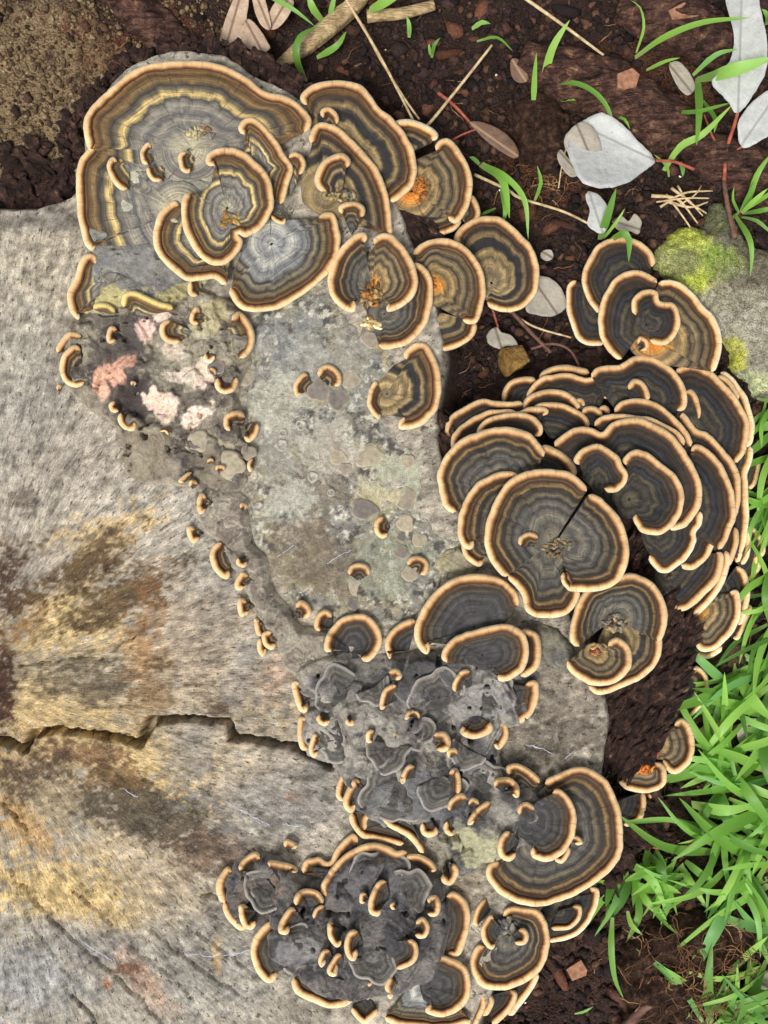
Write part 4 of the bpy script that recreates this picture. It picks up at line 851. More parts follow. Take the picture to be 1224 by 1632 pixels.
down hanging crescent between the two crusts|727,1374 732,1390 720,1410 706,1408 700,1396|712,1372|n8|14|slate|t
little pale tip right of the down hanging crescent|735,1384 739,1392 746,1386|740,1374|n4|9|slate|w
# small crescents on the slate crust
twisted crescent at the top left corner of the slate crust|477,1083 465,1088 467,1106 476,1131 487,1136 495,1124|504,1102|n7|14|slate|t
long crescent just above the end of the crack|488,1141 476,1145 474,1171 478,1192 488,1199|506,1166|n6|14|grey|t
slim crescent overlapping the long one above the end of the crack|506,1168 498,1171 492,1196 499,1208 509,1203|520,1186|n10|11|grey|t
small smiling lip on the pale part of the slate crust|504,1139 505,1149 515,1157 527,1154|520,1136|n9|12|slate|t
smaller round lip right of the smiling lip|548,1147 553,1156 564,1156 566,1148|558,1138|n9|11|slate|t
hooked upper crescent of the pair under the horseshoe shaped cap|619,1067 634,1066 641,1077 635,1087|622,1084|n10|13|slate|t
straight lower crescent of the pair under the horseshoe shaped cap|629,1088 612,1098 605,1116 606,1130 614,1132|636,1114|n10|12|slate|t
left one of two tiny slivers forming a V|660,1130 648,1135 645,1146 653,1147|664,1144|n9|10|slate|t
right one of two tiny slivers forming a V|661,1131 668,1136 671,1144|661,1142|n9|8|slate|t
short oval sliver on the pale left part of the slate crust|593,1160 584,1167 583,1181 590,1187|602,1173|n10|12|slate|t
single tan bead in the middle of the slate crust|625,1172 629,1167 635,1170|630,1178|n9|9|slate|t
detached slanting sliver in the centre of the slate crust|659,1217 648,1221 638,1239 641,1250 650,1242|662,1240|n12|12|slate|t
curled crescent with brown inside near the plump smiling rim|691,1166 710,1167 719,1181 715,1196 698,1200|690,1183|n11|14|grey|t
oval tan button below the curled crescent with brown inside|711,1207 713,1196 724,1192 732,1197|724,1207|n11|12|slate|t
upright crescent in the right half of the slate crust|714,1227 728,1224 735,1242 735,1265|714,1250|n11|13|slate|t
slanting crescent joined below the upright one|711,1290 717,1275 731,1264 745,1266|732,1290|n10|13|slate|t
short upper arm of the forked crescent|744,1279 753,1271 766,1277|754,1286|n12|11|slate|t
long lower arm of the forked crescent|779,1274 763,1285 749,1300 745,1314 756,1315|772,1306|n11|12|slate|t
round bottomed lip at the lower edge of the slate crust|668,1313 672,1329 684,1335 697,1330 700,1319|684,1302|n9|14|slate|t
narrower lip right of the round bottomed lip|706,1310 708,1325 719,1333 728,1326|722,1303|n10|13|slate|t
thick upright crescent on the wood side of the slate crust|574,1240 562,1242 548,1268 548,1286 559,1296 570,1289|586,1264|n8|15|slate|t
hidden crescent behind the thick upright one|545,1232 537,1250 535,1268 544,1280|562,1254|n3|13|slate|t
'''
grp = ''
for ln in DATA.strip().split('\n'):
    if ln.startswith('#'): grp = ln[1:].strip(); continue
    a = ln.split('|')
    a[0] = a[0].replace('pair member: ', ''); a[4] = float(a[4])
    bracket(*a, grp)


# grey fans without a tan rim, grown into the lumpy crusts
def grey_fan(label, x, y, R0, deg, spread, off, group):
    r_ = random.Random(int(x*13+y)); k = max(9, int(R0*math.radians(spread)/11)); pts = []; p1, p2 = r_.uniform(0, 6), r_.uniform(0, 6)
    for i in range(k):
        t = math.radians(deg)+math.radians(spread)*(i/(k-1)-0.5); q = R0*(1+0.10*math.sin(3.1*t+p1)+0.06*math.sin(6.3*t+p2)+r_.uniform(-0.03, 0.03))
        pts.append('%.1f,%.1f' % (x+q*math.cos(t), y+q*math.sin(t)))
    bracket(label, ' '.join(pts), '%.1f,%.1f' % (x, y), 'n%.1f' % off, 5.5, 'smoke', 'g', group)
for a in [('rimless grey fan at the top left corner of the slate crust', 540, 1102, 40, 215, 200, 3), ('rimless dark fan just below the purple grey cap', 700, 1112, 46, 250, 210, 4), ('rimless fan left of the down turned cap', 782, 1112, 40, 20, 190, 2), ('pale rimless fan right of the long crescent above the crack end', 538, 1178, 38, 170, 190, 2),
          ('rimless fan between the oval sliver and the detached sliver', 618, 1196, 36, 100, 210, 3), ('biggest rimless fan, at the wood side of the slate crust below the crack', 628, 1262, 52, 150, 220, 4), ('rimless fan under the upright crescent', 702, 1252, 40, 80, 200, 3), ('rimless fan between the forked crescent and the knuckle shaped curl', 772, 1248, 38, 300, 190, 2),
          ('rimless fan beneath the plump smiling rim', 748, 1196, 32, 120, 190, 2), ('little rimless fan under the horseshoe shaped cap', 596, 1096, 30, 60, 200, 2), ('rimless fan between the V of tiny slivers and the curled crescent', 664, 1166, 30, 30, 200, 2)]:
    grey_fan(*a, 'rimless grey fans on the slate crust')
for a in [('broad rimless fan under the longest wavy rim', 606, 1398, 48, 250, 210, 2), ('rimless fan behind the long bowed tan rim', 478, 1512, 40, 200, 200, 2), ('rimless fan above the long scalloped brown rim', 528, 1558, 36, 110, 190, 1), ('rimless fan left of the round crescent', 650, 1420, 38, 330, 190, 2), ('brownish rimless fan on the brown knob of crust', 424, 1418, 36, 150, 220, 1), ('rimless fan below the widest upright sliver', 596, 1532, 38, 80, 200, 2)]:
    grey_fan(*a, 'rimless grey fans on the charcoal crust')
# ---------------------------------------------------------------- small lobes, cups and rotten bits on the fungus
lobem = NM('lobe', 0.7, 0.3)
p = lobem.pos(); q_ = lobem.attr('q'); r = lobem.rnd()
base = lobem.ramp(r, [(0.0, lin((92, 86, 82))), (0.35, lin((112, 104, 96))), (0.6, lin((150, 140, 118))), (1.0, lin((128, 118, 104)))])
c = lobem.mix(lobem.math('MULTIPLY', lobem.mr(q_, 0.78, 1.0), 0.5), base, lin((178, 168, 144)))
c = lobem.gain(c, lobem.mr(lobem.noise(p, 12, 4), 0.3, 0.7, 0.72, 1.25)); lobem.col(c)
lobem.bump(lobem.noise(p, 14, 4), 0.0005, 0.6)
def lobe(x, y, rx, ry, deg, label, group):
    rr = random.Random(int(x*7+y)); n, k = 28, 7; V = []; Q = []; z0 = surf(x, y)
    for j in range(k+1):
        f = j/k
        for i in range(n):
            a = 6.2832*i/n; w_ = 1+0.10*math.sin(3*a+rr.random()*0.2+x)+0.06*math.sin(5*a+y)
            u, v = rx*w_*f*math.cos(a), ry*w_*f*math.sin(a); t = math.radians(deg)
            X_, Y_ = x+u*math.cos(t)-v*math.sin(t), y+u*math.sin(t)+v*math.cos(t)
            zz = z0+2.6-1.0*f*f+(0.5 if 0.8 < f < 0.95 else 0)-(6 if j == k else 0)
            V.append(W(X_, Y_, zz)); Q.append(min(1, f*1.1))
    F = [(j*n+i, j*n+(i+1) % n, (j+1)*n+(i+1) % n, (j+1)*n+i) for j in range(k) for i in range(n)]
    o = mesh_np('fungus_lobe', np.array(V), F, lobem.m, attrs={'q': Q}); return tag(o, label, 'fungus', group)
G_ = 'flat lobes on the crusts'
for a in [(508, 624, 21, 19, 0, 'left of two flat dark lobes touching each other on pale crust'), (538, 637, 20, 19, 20, 'right of two flat dark lobes touching each other on pale crust'),
          (590, 729, 25, 17, -20, 'ochre oval lobe at the broken edge of the pale crust'), (540, 730, 15, 14, 0, 'middle lobe of the dark three lobed chain on pale crust'), (537, 712, 8, 8, 0, 'smallest lobe of the dark three lobed chain on pale crust'), (550, 747, 13, 10, 0, 'lowest lobe of the dark three lobed chain on pale crust'),
          (580, 812, 24, 18, 10, 'wide beige lobe beside the upright tan crescent'), (646, 834, 15, 16, 0, 'round beige lobe right of the upright tan crescent'), (567, 935, 13, 15, 0, 'upper round lobe of the stalk under the arched crescent'), (563, 962, 11, 11, 0, 'lower round lobe of the stalk under the arched crescent'),
          (654, 912, 14, 17, 30, 'grey lobe held by the curled crescent'), (576, 523, 17, 15, 0, 'grey brown lobe under the notched round cap'), (590, 542, 17, 14, 40, 'second grey brown lobe under the notched round cap'),
          (392, 600, 18, 16, 0, 'dark flat lobe right of the wide smiling crescent'), (350, 588, 13, 12, 0, 'dark flat lobe above the wide smiling crescent'), (352, 712, 26, 22, 0, 'brown lobe in the neck of the blackened crust'), (372, 742, 20, 24, 0, 'rounded brown lobe beside a tiny nub in the neck'), (320, 705, 22, 18, 0, 'dull flat lobe left in the neck of the blackened crust'),
          (398, 722, 13, 12, 0, 'small dark lobe above a tiny nub on the neck'), (645, 795, 20, 22, 0, 'pale green grey lobe at the edge of the pale crust'), (650, 735, 12, 12, 0, 'little cream lobe at the corner of the pale crust'), (560, 605, 16, 18, 0, 'pale smooth lobe right of the framing crescents'),
          (640, 855, 8, 9, 0, 'tiny bead lobe under the round beige lobe'), (668, 860, 14, 12, 0, 'cream cluster lobe near the stepped cap'), (640, 880, 12, 12, 0, 'cream lobe above the curled crescent')]:
    lobe(*a, G_)
cupm = NM('cup', 0.75, 0.25); cupm.col(cupm.ramp(cupm.noise(cupm.pos(), 20, 3), [(0.3, lin((120, 116, 108))), (0.7, lin((178, 172, 158)))]))
def cup(x, y, r, label):
    n = 18; V = []; z0 = surf(x, y)
    prof = [(1.15, -1), (1.0, 3.2), (0.86, 3.6), (0.72, 2.2), (0.5, 0.2), (0.02, -0.4)]
    for f, z in prof:
        for i in range(n):
            a = 6.2832*i/n; k = f*r*(1+0.06*math.sin(3*a+x)); V.append(W(x+k*math.cos(a), y+k*math.sin(a), z0+z))
    F = [(j*n+i, j*n+(i+1) % n, (j+1)*n+(i+1) % n, (j+1)*n+i) for j in range(len(prof)-1) for i in range(n)]
    o = mesh_np('fungus_cup', np.array(V), F, cupm.m)
    return tag(o, label, 'fungus', 'tiny cups on the pale crust')
for a in ((413, 808, 8, 'round grey cup next to the pale bead of the ribbon'), (480, 678, 8, 'round grey cup below the two touching dark lobes'), (450, 710, 9, 'widest grey cup on the open pale crust'), (499, 760, 8, 'grey cup left of the dark three lobed chain'), (452, 690, 6, 'tiny cup just above the widest grey cup'), (528, 785, 6, 'tiny cup below the dark three lobed chain')): cup(*a)

# ---------------------------------------------------------------- soil crumbs, fibres, white grains
def ground_z(x, y): return float(ground_h(np.array([x]), np.array([y]))[0])
crumbm = NM('crumb', 0.95, 0.15)
c = crumbm.attr('tint', 'Color'); c = crumbm.gain(c, crumbm.mr(crumbm.noise(crumbm.pos(), 30, 4), 0.3, 0.7, 0.6, 1.4)); crumbm.col(c)
crumbm.bump(crumbm.noise(crumbm.pos(), 40, 3), 0.0006, 0.8)
def scatter(name, label, cat, N, area, size, palette, seed, flat=0.7, dens=None, sub=1, sink=0.25, elong=(0.8, 1.4)):
    import bmesh
    r_ = np.random.default_rng(seed); T = []
    for i in range(8):
        me = lump_mesh('tmp', seed+i, sub, 0.35); v = np.empty(len(me.vertices)*3, np.float32); me.vertices.foreach_get('co', v)
        T.append((v.reshape(-1, 3), np.array([tuple(q.vertices) for q in me.polygons]))); bpy.data.meshes.remove(me)
    x = r_.uniform(area[0], area[2], N*3); y = r_.uniform(area[1], area[3], N*3)
    ok = poly_sd(x, y, STUMP_W) < -14
    if dens is not None: ok &= dens(x, y) > r_.random(len(x))
    x, y = x[ok][:N], y[ok][:N]; z = ground_h(x, y); VV, FF, CC = [], [], []; nb = 0
    for i in range(len(x)):
        v, f = T[i % 8]; k = size[0]+(size[1]-size[0])*r_.random()**3; a = r_.uniform(0, 6.28); e = r_.uniform(*elong)
        sv = v*np.array([k*e, k/e, k*flat]); t = r_.normal(0, 0.5); ct, st_ = math.cos(t), math.sin(t)
        sv = np.stack([sv[:, 0], sv[:, 1]*ct-sv[:, 2]*st_, sv[:, 1]*st_+sv[:, 2]*ct], -1)
        ca, sa = math.cos(a), math.sin(a); sv = np.stack([sv[:, 0]*ca-sv[:, 1]*sa, sv[:, 0]*sa+sv[:, 1]*ca, sv[:, 2]], -1)
        VV.append(np.stack([(x[i]+sv[:, 0]-CX)*S, -(y[i]+sv[:, 1]-CY)*S, (z[i]+k*flat*sink+sv[:, 2])*S], -1)); FF.append(f+nb); nb += len(v)
        cc = lin_a(palette[int(r_.integers(len(palette)))])*r_.uniform(0.6, 1.35); CC.append(np.tile(cc, (len(v), 1)))
    o = mesh_np(name, np.vstack(VV), np.vstack(FF), crumbm.m, colors=np.vstack(CC), smooth=False)
    return tag(o, label, cat, kind='stuff')
AR = (-60, -60, 1320, 1760)
scatter('soil_crumbs', 'dark crumbly soil and rotten wood fragments round the stump', 'soil', 11000, AR, (2.0, 13), [(50, 39, 35), (38, 30, 28), (64, 47, 40), (84, 60, 48), (32, 27, 27), (56, 43, 41)], 501, dens=lambda x, y: 1-0.93*((x < 350) & (y < 300)))
scatter('dry_clods', 'pale dry earth crumbs above the upper left of the stump', 'soil', 4200, (-80, -80, 380, 330), (1.2, 7), [(112, 94, 70), (96, 78, 58), (122, 106, 80), (80, 62, 48), (66, 48, 38)], 511, flat=0.8)
scatter('bark_flakes', 'flat dark flakes of rotten bark scattered on the soil', 'bark', 800, AR, (7, 26), [(54, 40, 38), (72, 48, 42), (46, 36, 36), (92, 60, 46)], 521, flat=0.22, sub=1, sink=0.9, elong=(1.0, 1.9), dens=lambda x, y: 1-0.9*((x < 360) & (y < 300)))
scatter('white_grains', 'scattered white perlite grains on the dark soil', 'grains', 46, AR, (1.8, 6), [(232, 230, 224), (220, 220, 216)], 531, flat=0.8, sink=1.4, dens=lambda x, y: (x > 600)*1.0)
def tube_np(path, radii, n=6, noise=0.0, seed=0):
    """tube along a path of (x,y,z) in pixel units -> V (metres), F"""
    P_ = np.array(path, float); k = len(P_); T = np.gradient(P_, axis=0); T /= np.linalg.norm(T, axis=1)[:, None]+1e-9
    up = np.array([0, 0, 1.0]); A = np.cross(T, up); A /= np.linalg.norm(A, axis=1)[:, None]+1e-6; B = np.cross(A, T)
    r_ = np.random.default_rng(seed); V = []
    for i in range(k):
        for j in range(n):
            a = 6.2832*j/n; rr = radii[i]*(1+noise*(r_.random()-0.5)*2)
            V.append(P_[i]+rr*(A[i]*math.cos(a)+B[i]*math.sin(a)))
    V = np.array(V); F = [(i*n+j, i*n+(j+1) % n, (i+1)*n+(j+1) % n, (i+1)*n+j) for i in range(k-1) for j in range(n)]
    F += [tuple(range(n))[::-1], tuple((k-1)*n+j for j in range(n))]
    return np.stack([(V[:, 0]-CX)*S, -(V[:, 1]-CY)*S, V[:, 2]*S], -1), F
fibm = NM('fibre', 0.9, 0.15); fibm.col(fibm.ramp(fibm.noise(fibm.pos(), 3, 3), [(0.3, lin((62, 44, 34))), (0.55, lin((122, 88, 60))), (0.75, lin((176, 148, 108)))]))
VV, FF, nb = [], [], 0; r_ = random.Random(540)
def fib_at(x, y, n, spread, ln, zoff=4):
    global nb
    for _ in range(n):
        a = r_.uniform(0, 6.28); px, py = x+r_.gauss(0, spread), y+r_.gauss(0, spread)
        if poly_sd(np.array([px]), np.array([py]), STUMP_W)[0] > -10: continue
        path = []; L_ = r_.uniform(0.4, 1)*ln
        for _k in range(7):
            path.append((px, py, ground_z(px, py)+zoff+r_.uniform(0, 5))); a += r_.gauss(0, 0.38); px += math.cos(a)*L_/6; py += math.sin(a)*L_/6
        V, F = tube_np(path, [r_.uniform(0.5, 1.0)]*7, 4); VV.append(V); FF.extend(tuple(i+nb for i in f) for f in F); nb += len(V)
for _ in range(430): fib_at(r_.uniform(-20, 1260), r_.uniform(-20, 1680), 1, 0, 46)
fib_at(1140, 1590, 160, 60, 60, 44); fib_at(880, 210, 70, 40, 30, 6); fib_at(1010, 1330, 60, 40, 34); fib_at(885, 260, 20, 20, 40)
tag(mesh_np('root_fibres', np.vstack(VV), FF, fibm.m), 'fine brown root fibres lying over the soil', 'roots', kind='stuff')

# fibrous clod, rotten wood lumps, rusty stone, chip, lichen stone
clodm = NM('clod', 0.95, 0.12); p = clodm.pos()
clodm.col(clodm.gain(clodm.ramp(clodm.noise(p, 9, 6, 0.7), [(0.34, lin((30, 22, 20))), (0.52, lin((74, 54, 44))), (0.7, lin((120, 92, 74)))]), clodm.mr(clodm.noise(clodm.map(p, (1, 1, 1)), 60, 3), 0.3, 0.7, 0.6, 1.4)))
clodm.bump(clodm.math('ADD', clodm.noise(p, 20, 6, 0.75), clodm.noise(p, 60, 3)), 0.002, 1.0)
def mound(name, poly, z0, hgt, mat, label, cat, seed, rough=10, step=4, color=None, edge=40, power=0.5, group=None):
    pw = [unproj(a, b, z0) for a, b in pts_of(poly)]
    hf = lambda X, Y, sd: z0+hgt*np.clip(sd/edge, 0, 1)**power+rough*2*(fbm(X/30, Y/30, seed, 4)-0.5)+rough*0.8*(fbm(X/8, Y/8, seed+7, 3)-0.5)
    o = patch(name, pw, hf, mat, None, step, 8, seed=seed+1, color=color); return tag(o, label, cat, group)
mound('soil_clod', '1000,1500 1040,1468 1110,1445 1180,1440 1215,1470 1200,1530 1160,1570 1110,1600 1060,1640 1010,1640 985,1570', -112, 34, clodm.m, 'fibrous brown clod of earth and rootlets beside the grass', 'clod', 601, 18, 3)
mound('soil_clod', '812,170 850,140 890,150 915,190 910,240 880,285 845,270 820,240 806,205', -112, 24, clodm.m, 'crumbly red brown clod of rotten wood before the white leaves', 'clod', 611, 20, 3)
rotm = NM('rotten_wood', 0.9, 0.15); p = rotm.pos()
rc = rotm.ramp(rotm.noise(rotm.map(p, (1, 1, 1)), 5, 6, 0.7, 0.5), [(0.3, lin((36, 27, 26))), (0.48, lin((78, 55, 48))), (0.60, lin((102, 74, 62))), (0.70, lin((160, 122, 82)))])
ck = rotm.noise(rotm.map(p, (1, 4.5, 1), rot=(0, 0, 0.45)), 3, 5, 0.7, 0.4); rc = rotm.mix(rotm.mr(ck, 0.40, 0.34), rc, lin((20, 16, 15)))
rotm.col(rotm.gain(rc, rotm.mr(rotm.noise(p, 28, 4), 0.3, 0.7, 0.65, 1.3))); rotm.bump(rotm.math('ADD', rotm.math('ADD', rotm.noise(p, 9, 6, 0.7), rotm.mr(ck, 0.34, 0.5, 0.0, 1.2)), rotm.math('MULTIPLY', rotm.noise(p, 30, 4), 0.5)), 0.002, 0.9)
def log(name, path, radii, mat, label, cat, seed, noise=0.2, n=40, sub=5, z_add=0, group=None):
    pp = catmull([(*unproj(a, b, c_), c_, r0) for (a, b, c_), r0 in zip(path, radii)], sub)
    V, F = tube_np(pp[:, :3], pp[:, 3], n)
    V = V/S; ax = V[:, 0]; ay = V[:, 1]
    ctr = np.repeat(pp[:, :3], n, axis=0); cw = np.stack([ctr[:, 0]-CX, -(ctr[:, 1]-CY), ctr[:, 2]], -1)
    dv = V-cw; s_ = np.repeat(np.arange(len(pp)), n)*1.0; an = np.tile(np.arange(n), len(pp))
    k = 1+noise*3*(fbm(s_/8.0+seed, np.abs(an-n/2)*0.35, seed, 4)-0.5)
    V = (cw+dv*k[:, None])*S
    o = mesh_np(name, V, F, mat); return tag(o, label, cat, group)
log('fallen_log', [(832, 90, -100), (900, 120, -96), (990, 160, -98), (1075, 205, -104), (1110, 235, -112)], [24, 42, 50, 44, 20], rotm.m, 'rotting red brown log lying on the soil behind the white leaves', 'log', 620)
log('fallen_log', [(985, 10, -104), (1050, 30, -98), (1120, 60, -100), (1180, 110, -112)], [26, 44, 46, 22], rotm.m, 'crumbling red brown wood chunk under the long grass blade', 'log', 621, 0.16)
log('fallen_log', [(1085, 215, -118), (1140, 250, -112), (1230, 300, -112), (1300, 340, -116)], [20, 40, 42, 30], rotm.m, 'dark log beneath the forked red twig', 'log', 622)
log('fallen_log', [(170, -30, -86), (230, 30, -88), (290, 80, -90), (330, 130, -98)], [30, 34, 30, 14], rotm.m, 'reddish piece of decayed wood on the dry earth', 'log', 623, 0.2)
deadm = NM('dead_wood', 0.85, 0.2); p = deadm.pos()
deadm.col(deadm.gain(deadm.ramp(deadm.noise(deadm.map(p, (1, 1, 1), rot=(0, 0, 0.75)), 6, 5, 0.7), [(0.3, lin((118, 96, 66))), (0.6, lin((186, 162, 122))), (0.8, lin((206, 188, 152)))]), deadm.mr(deadm.noise(deadm.map(p, (1, 6, 1), rot=(0, 0, 0.75)), 7, 4), 0.3, 0.7, 0.6, 1.25)))
deadm.bump(deadm.noise(deadm.map(p, (1, 6, 1), rot=(0, 0, 0.75)), 7, 5), 0.0015, 0.9)
log('dry_root', [(432, 116, -96), (470, 85, -92), (520, 45, -86), (560, 10, -86), (590, -30, -90)], [6, 13, 17, 15, 14], deadm.m, 'thick straw coloured dry root slanting over the soil', 'root', 630, 0.2, 20, 5)
log('dry_root', [(585, 26, -92), (640, 22, -90), (692, 8, -90)], [10, 10, 8], deadm.m, 'shorter grey brown dry stick beside the thick dry root', 'root', 631, 0.16, 16, 5)
stonem = NM('rusty_stone', 0.85, 0.2); p = stonem.pos()
stonem.col(stonem.gain(stonem.ramp(stonem.noise(p, 6, 5, 0.65), [(0.3, lin((78, 62, 40))), (0.55, lin((146, 112, 58))), (0.75, lin((176, 146, 96)))]), stonem.mr(stonem.noise(p, 26, 4), 0.3, 0.7, 0.55, 1.3))); stonem.bump(stonem.noise(p, 16, 5, 0.7), 0.0015, 0.8)
sm = lump_mesh('rusty_stone', 77, 4, 0.04); sm.materials.append(stonem.m)
x, y = unproj(821, 574, -80); o = put_lump('rusty_stone', sm, x, y, -88, 37, 31, 30, 0.3); tag(o, 'rusty brown angular stone beside the rear tiers', 'stone')
sm.polygons.foreach_set('use_smooth', np.ones(len(sm.polygons), bool))
chipm = NM('wood_chip', 0.85, 0.2); chipm.col(chipm.ramp(chipm.noise(chipm.pos(), 12, 4), [(0.3, lin((110, 74, 56))), (0.7, lin((160, 118, 92)))]))
def slab(name, poly, z, th, mat, label, cat, group=None, tilt=0.0):
    pl = [unproj(a, b, z) for a, b in pts_of(poly)]; n = len(pl); cx_ = sum(a for a, _ in pl)/n
    zz = [z+tilt*(a-cx_) for a, _ in pl]
    V = [W(a, b, q) for (a, b), q in zip(pl, zz)]+[W(a, b, q-th) for (a, b), q in zip(pl, zz)]
    F = [tuple(range(n))[::-1], tuple(range(n, 2*n))]+[(i, (i+1) % n, n+(i+1) % n, n+i) for i in range(n)]
    o = mesh_np(name, np.array(V), F, mat, smooth=False); return tag(o, label, cat, group)
slab('wood_chip', '903,1546 926,1530 936,1546 934,1554 912,1564', -100, 10, chipm.m, 'reddish square wood chip on the soil below the round disc', 'wood chip', tilt=0.1)
slab('wood_chip', '984,118 1008,108 1020,118 1014,138 996,142 984,140', -44, 9, chipm.m, 'pale wood splinter lying on the rotting log', 'wood chip', tilt=-0.1)
slab('wood_chip', '1066,16 1090,4 1112,10 1124,24 1100,28 1072,30', -50, 7, chipm.m, 'flat beige bark chip on the crumbling wood chunk', 'wood chip', tilt=0.05)
lichm = NM('lichen_stone', 0.9, 0.15); p = lichm.pos(); c = lichm.attr('tint', 'Color')
c = lichm.gain(c, lichm.math('MULTIPLY', lichm.mr(lichm.noise(p, 10, 6, 0.75), 0.35, 0.65, 0.5, 1.4), lichm.mr(lichm.noise(p, 40, 5, 0.8), 0.35, 0.65, 0.5, 1.4)))
lichm.col(c); lichm.bump(lichm.math('ADD', lichm.noise(p, 12, 6, 0.75), lichm.noise(p, 36, 4)), 0.0018, 1.0)
def lich_col(X, Y, sd, Z):
    k = (H+85)/H; f = lambda x, y: (CX+(x-CX)*k, CY+(y-CY)*k); B_ = []
    for x, y, rx, ry, dg, rgb, st in [(1070, 385, 46, 26, -15, (206, 214, 92), .95), (1050, 420, 34, 26, 0, (212, 218, 150), .9), (1100, 425, 40, 30, 20, (184, 194, 96), .8), (1150, 420, 22, 26, 0, (150, 178, 72), .85), (1108, 455, 22, 18, 0, (196, 208, 84), .9), (1085, 420, 20, 16, 0, (120, 118, 96), .6),
                                       (1140, 470, 18, 20, 0, (188, 180, 100), .8), (1170, 500, 50, 40, 0, (196, 192, 172), .85), (1200, 560, 40, 50, 0, (182, 178, 156), .7), (1165, 560, 16, 14, 0, (206, 206, 92), .85), (1180, 615, 34, 18, 0, (206, 214, 160), .9), (1150, 345, 30, 26, 0, (110, 116, 80), .7), (1180, 440, 40, 40, 0, (128, 120, 96), .5), (1175, 580, 14, 10, 0, (202, 204, 86), .9)]:
        B_.append((*f(x, y), rx, ry, dg, rgb, st))
    return stain(X, Y, (126, 120, 104), B_, 0.24+1.1*(fbm(X/24, Y/24, 701, 4)-0.5), 0.5+1.3*(fbm(X/7, Y/7, 702, 3)-0.5))
mound('lichen_stone', '1036,402 1058,372 1085,356 1112,362 1124,345 1130,325 1150,322 1164,345 1172,372 1196,392 1250,400 1280,470 1280,600 1240,640 1190,632 1170,600 1130,520 1060,460 1036,430', -118, 44, lichm.m, 'grey stone crusted with yellow green lichen', 'stone', 703, 12, 2.5, lich_col, 34)

# crumbly rotten cores inside some brackets: a part of that bracket
corem = NM('rotten_core', 0.8, 0.25); p = corem.pos(); c = corem.attr('tint', 'Color')
corem.col(corem.gain(c, corem.mr(corem.noise(p, 22, 4), 0.3, 0.7, 0.55, 1.4))); corem.bump(corem.noise(p, 30, 4), 0.0008, 0.8)
def rotten_core(key, x, y, z, rx, ry, n, pal, size, seed):
    root = [r0 for k_, r0 in ROOTS.items() if k_.startswith(key)][0]; r_ = np.random.default_rng(seed); VV, FF, CC = [], [], []; nb = 0
    T = []
    for i in range(5):
        me = lump_mesh('tmp', seed+i, 2, 0.25); v = np.empty(len(me.vertices)*3, np.float32); me.vertices.foreach_get('co', v)
        T.append((v.reshape(-1, 3), np.array([tuple(q.vertices) for q in me.polygons]))); bpy.data.meshes.remove(me)
    for i in range(n):
        v, f = T[i % 5]; k = r_.uniform(*size); a, d_ = r_.uniform(0, 6.28), math.sqrt(r_.random()); px, py = unproj(x+rx*d_*math.cos(a), y+ry*d_*math.sin(a), z)
        e = r_.uniform(0.6, 1.5); t = r_.uniform(0, 6.28); sv = v*np.array([k*e, k/e, k*0.7]); sv = np.stack([sv[:, 0]*math.cos(t)-sv[:, 1]*math.sin(t), sv[:, 0]*math.sin(t)+sv[:, 1]*math.cos(t), sv[:, 2]], -1)
        VV.append(np.stack([(px+sv[:, 0]-CX)*S, -(py+sv[:, 1]-CY)*S, (z+r_.uniform(-2, 2)+sv[:, 2])*S], -1)); FF.append(f+nb); nb += len(v)
        CC.append(np.tile(lin_a(pal[int(r_.integers(len(pal)))])*r_.uniform(0.7, 1.3), (len(v), 1)))
    o = mesh_np('rotten_core', np.vstack(VV), np.vstack(FF), corem.m, root, colors=np.vstack(CC)); o.location = tuple(-v for v in root.location)
    o['label'] = 'crumbly rotten middle'
OR = [(158, 106, 50), (128, 86, 44), (96, 68, 42), (180, 148, 98), (66, 50, 36), (84, 66, 46)]; GRC = [(128, 122, 104), (104, 98, 86), (150, 140, 112), (84, 78, 68), (140, 118, 78)]
rotten_core('right half of the notched', 592, 470, 24, 18, 20, 46, OR, (2.5, 7), 951)
rotten_core('crescent of dark grey', 592, 516, 12, 14, 10, 16, [(226, 206, 160), (200, 176, 128), (150, 120, 76)], (3, 8), 952)
rotten_core('round spiral', 366, 352, 38, 15, 11, 26, [(112, 106, 98), (96, 92, 88), (178, 150, 88), (132, 100, 54)], (3, 8), 953)
rotten_core('largest cap', 318, 212, 23, 24, 9, 26, [(150, 140, 110), (120, 114, 104), (132, 92, 56), (176, 164, 118)], (2.5, 6), 954)
rotten_core('right half of the big cracked', 886, 872, 60, 24, 14, 38, GRC+[(140, 104, 58)], (2, 5), 955)
rotten_core('upper fan of the curled', 980, 992, 26, 18, 13, 30, GRC+[(96, 70, 44)], (2.5, 7), 956)
rotten_core('front curl of the rosette', 948, 1036, 32, 16, 6, 16, [(150, 96, 60), (176, 130, 86), (110, 74, 50)], (2.5, 6), 957)
rotten_core('long curved cap with', 545, 312, 22, 22, 8, 20, GRC, (3, 7), 958)
rotten_core('broad golden', 686, 462, 4, 8, 20, 18, OR[:3]+[(190, 150, 90)], (2, 5), 960)
rotten_core('cap with a bright orange patch', 1040, 1188, -48, 12, 18, 26, [(200, 108, 44), (184, 96, 40), (160, 92, 50)], (3, 7), 961)
rotten_core('small scoop', 1022, 1226, -45, 22, 6, 20, [(206, 118, 44), (186, 108, 50)], (3, 6), 962)
rotten_core('cap with a bright orange centre', 672, 300, -5, 12, 24, 24, [(176, 112, 48), (160, 98, 46), (130, 88, 50)], (2, 5), 963)
rotten_core('round disc with a knobbly', 808, 1476, 9, 16, 14, 26, [(96, 94, 92), (80, 78, 78), (118, 112, 100)], (3, 8), 964)
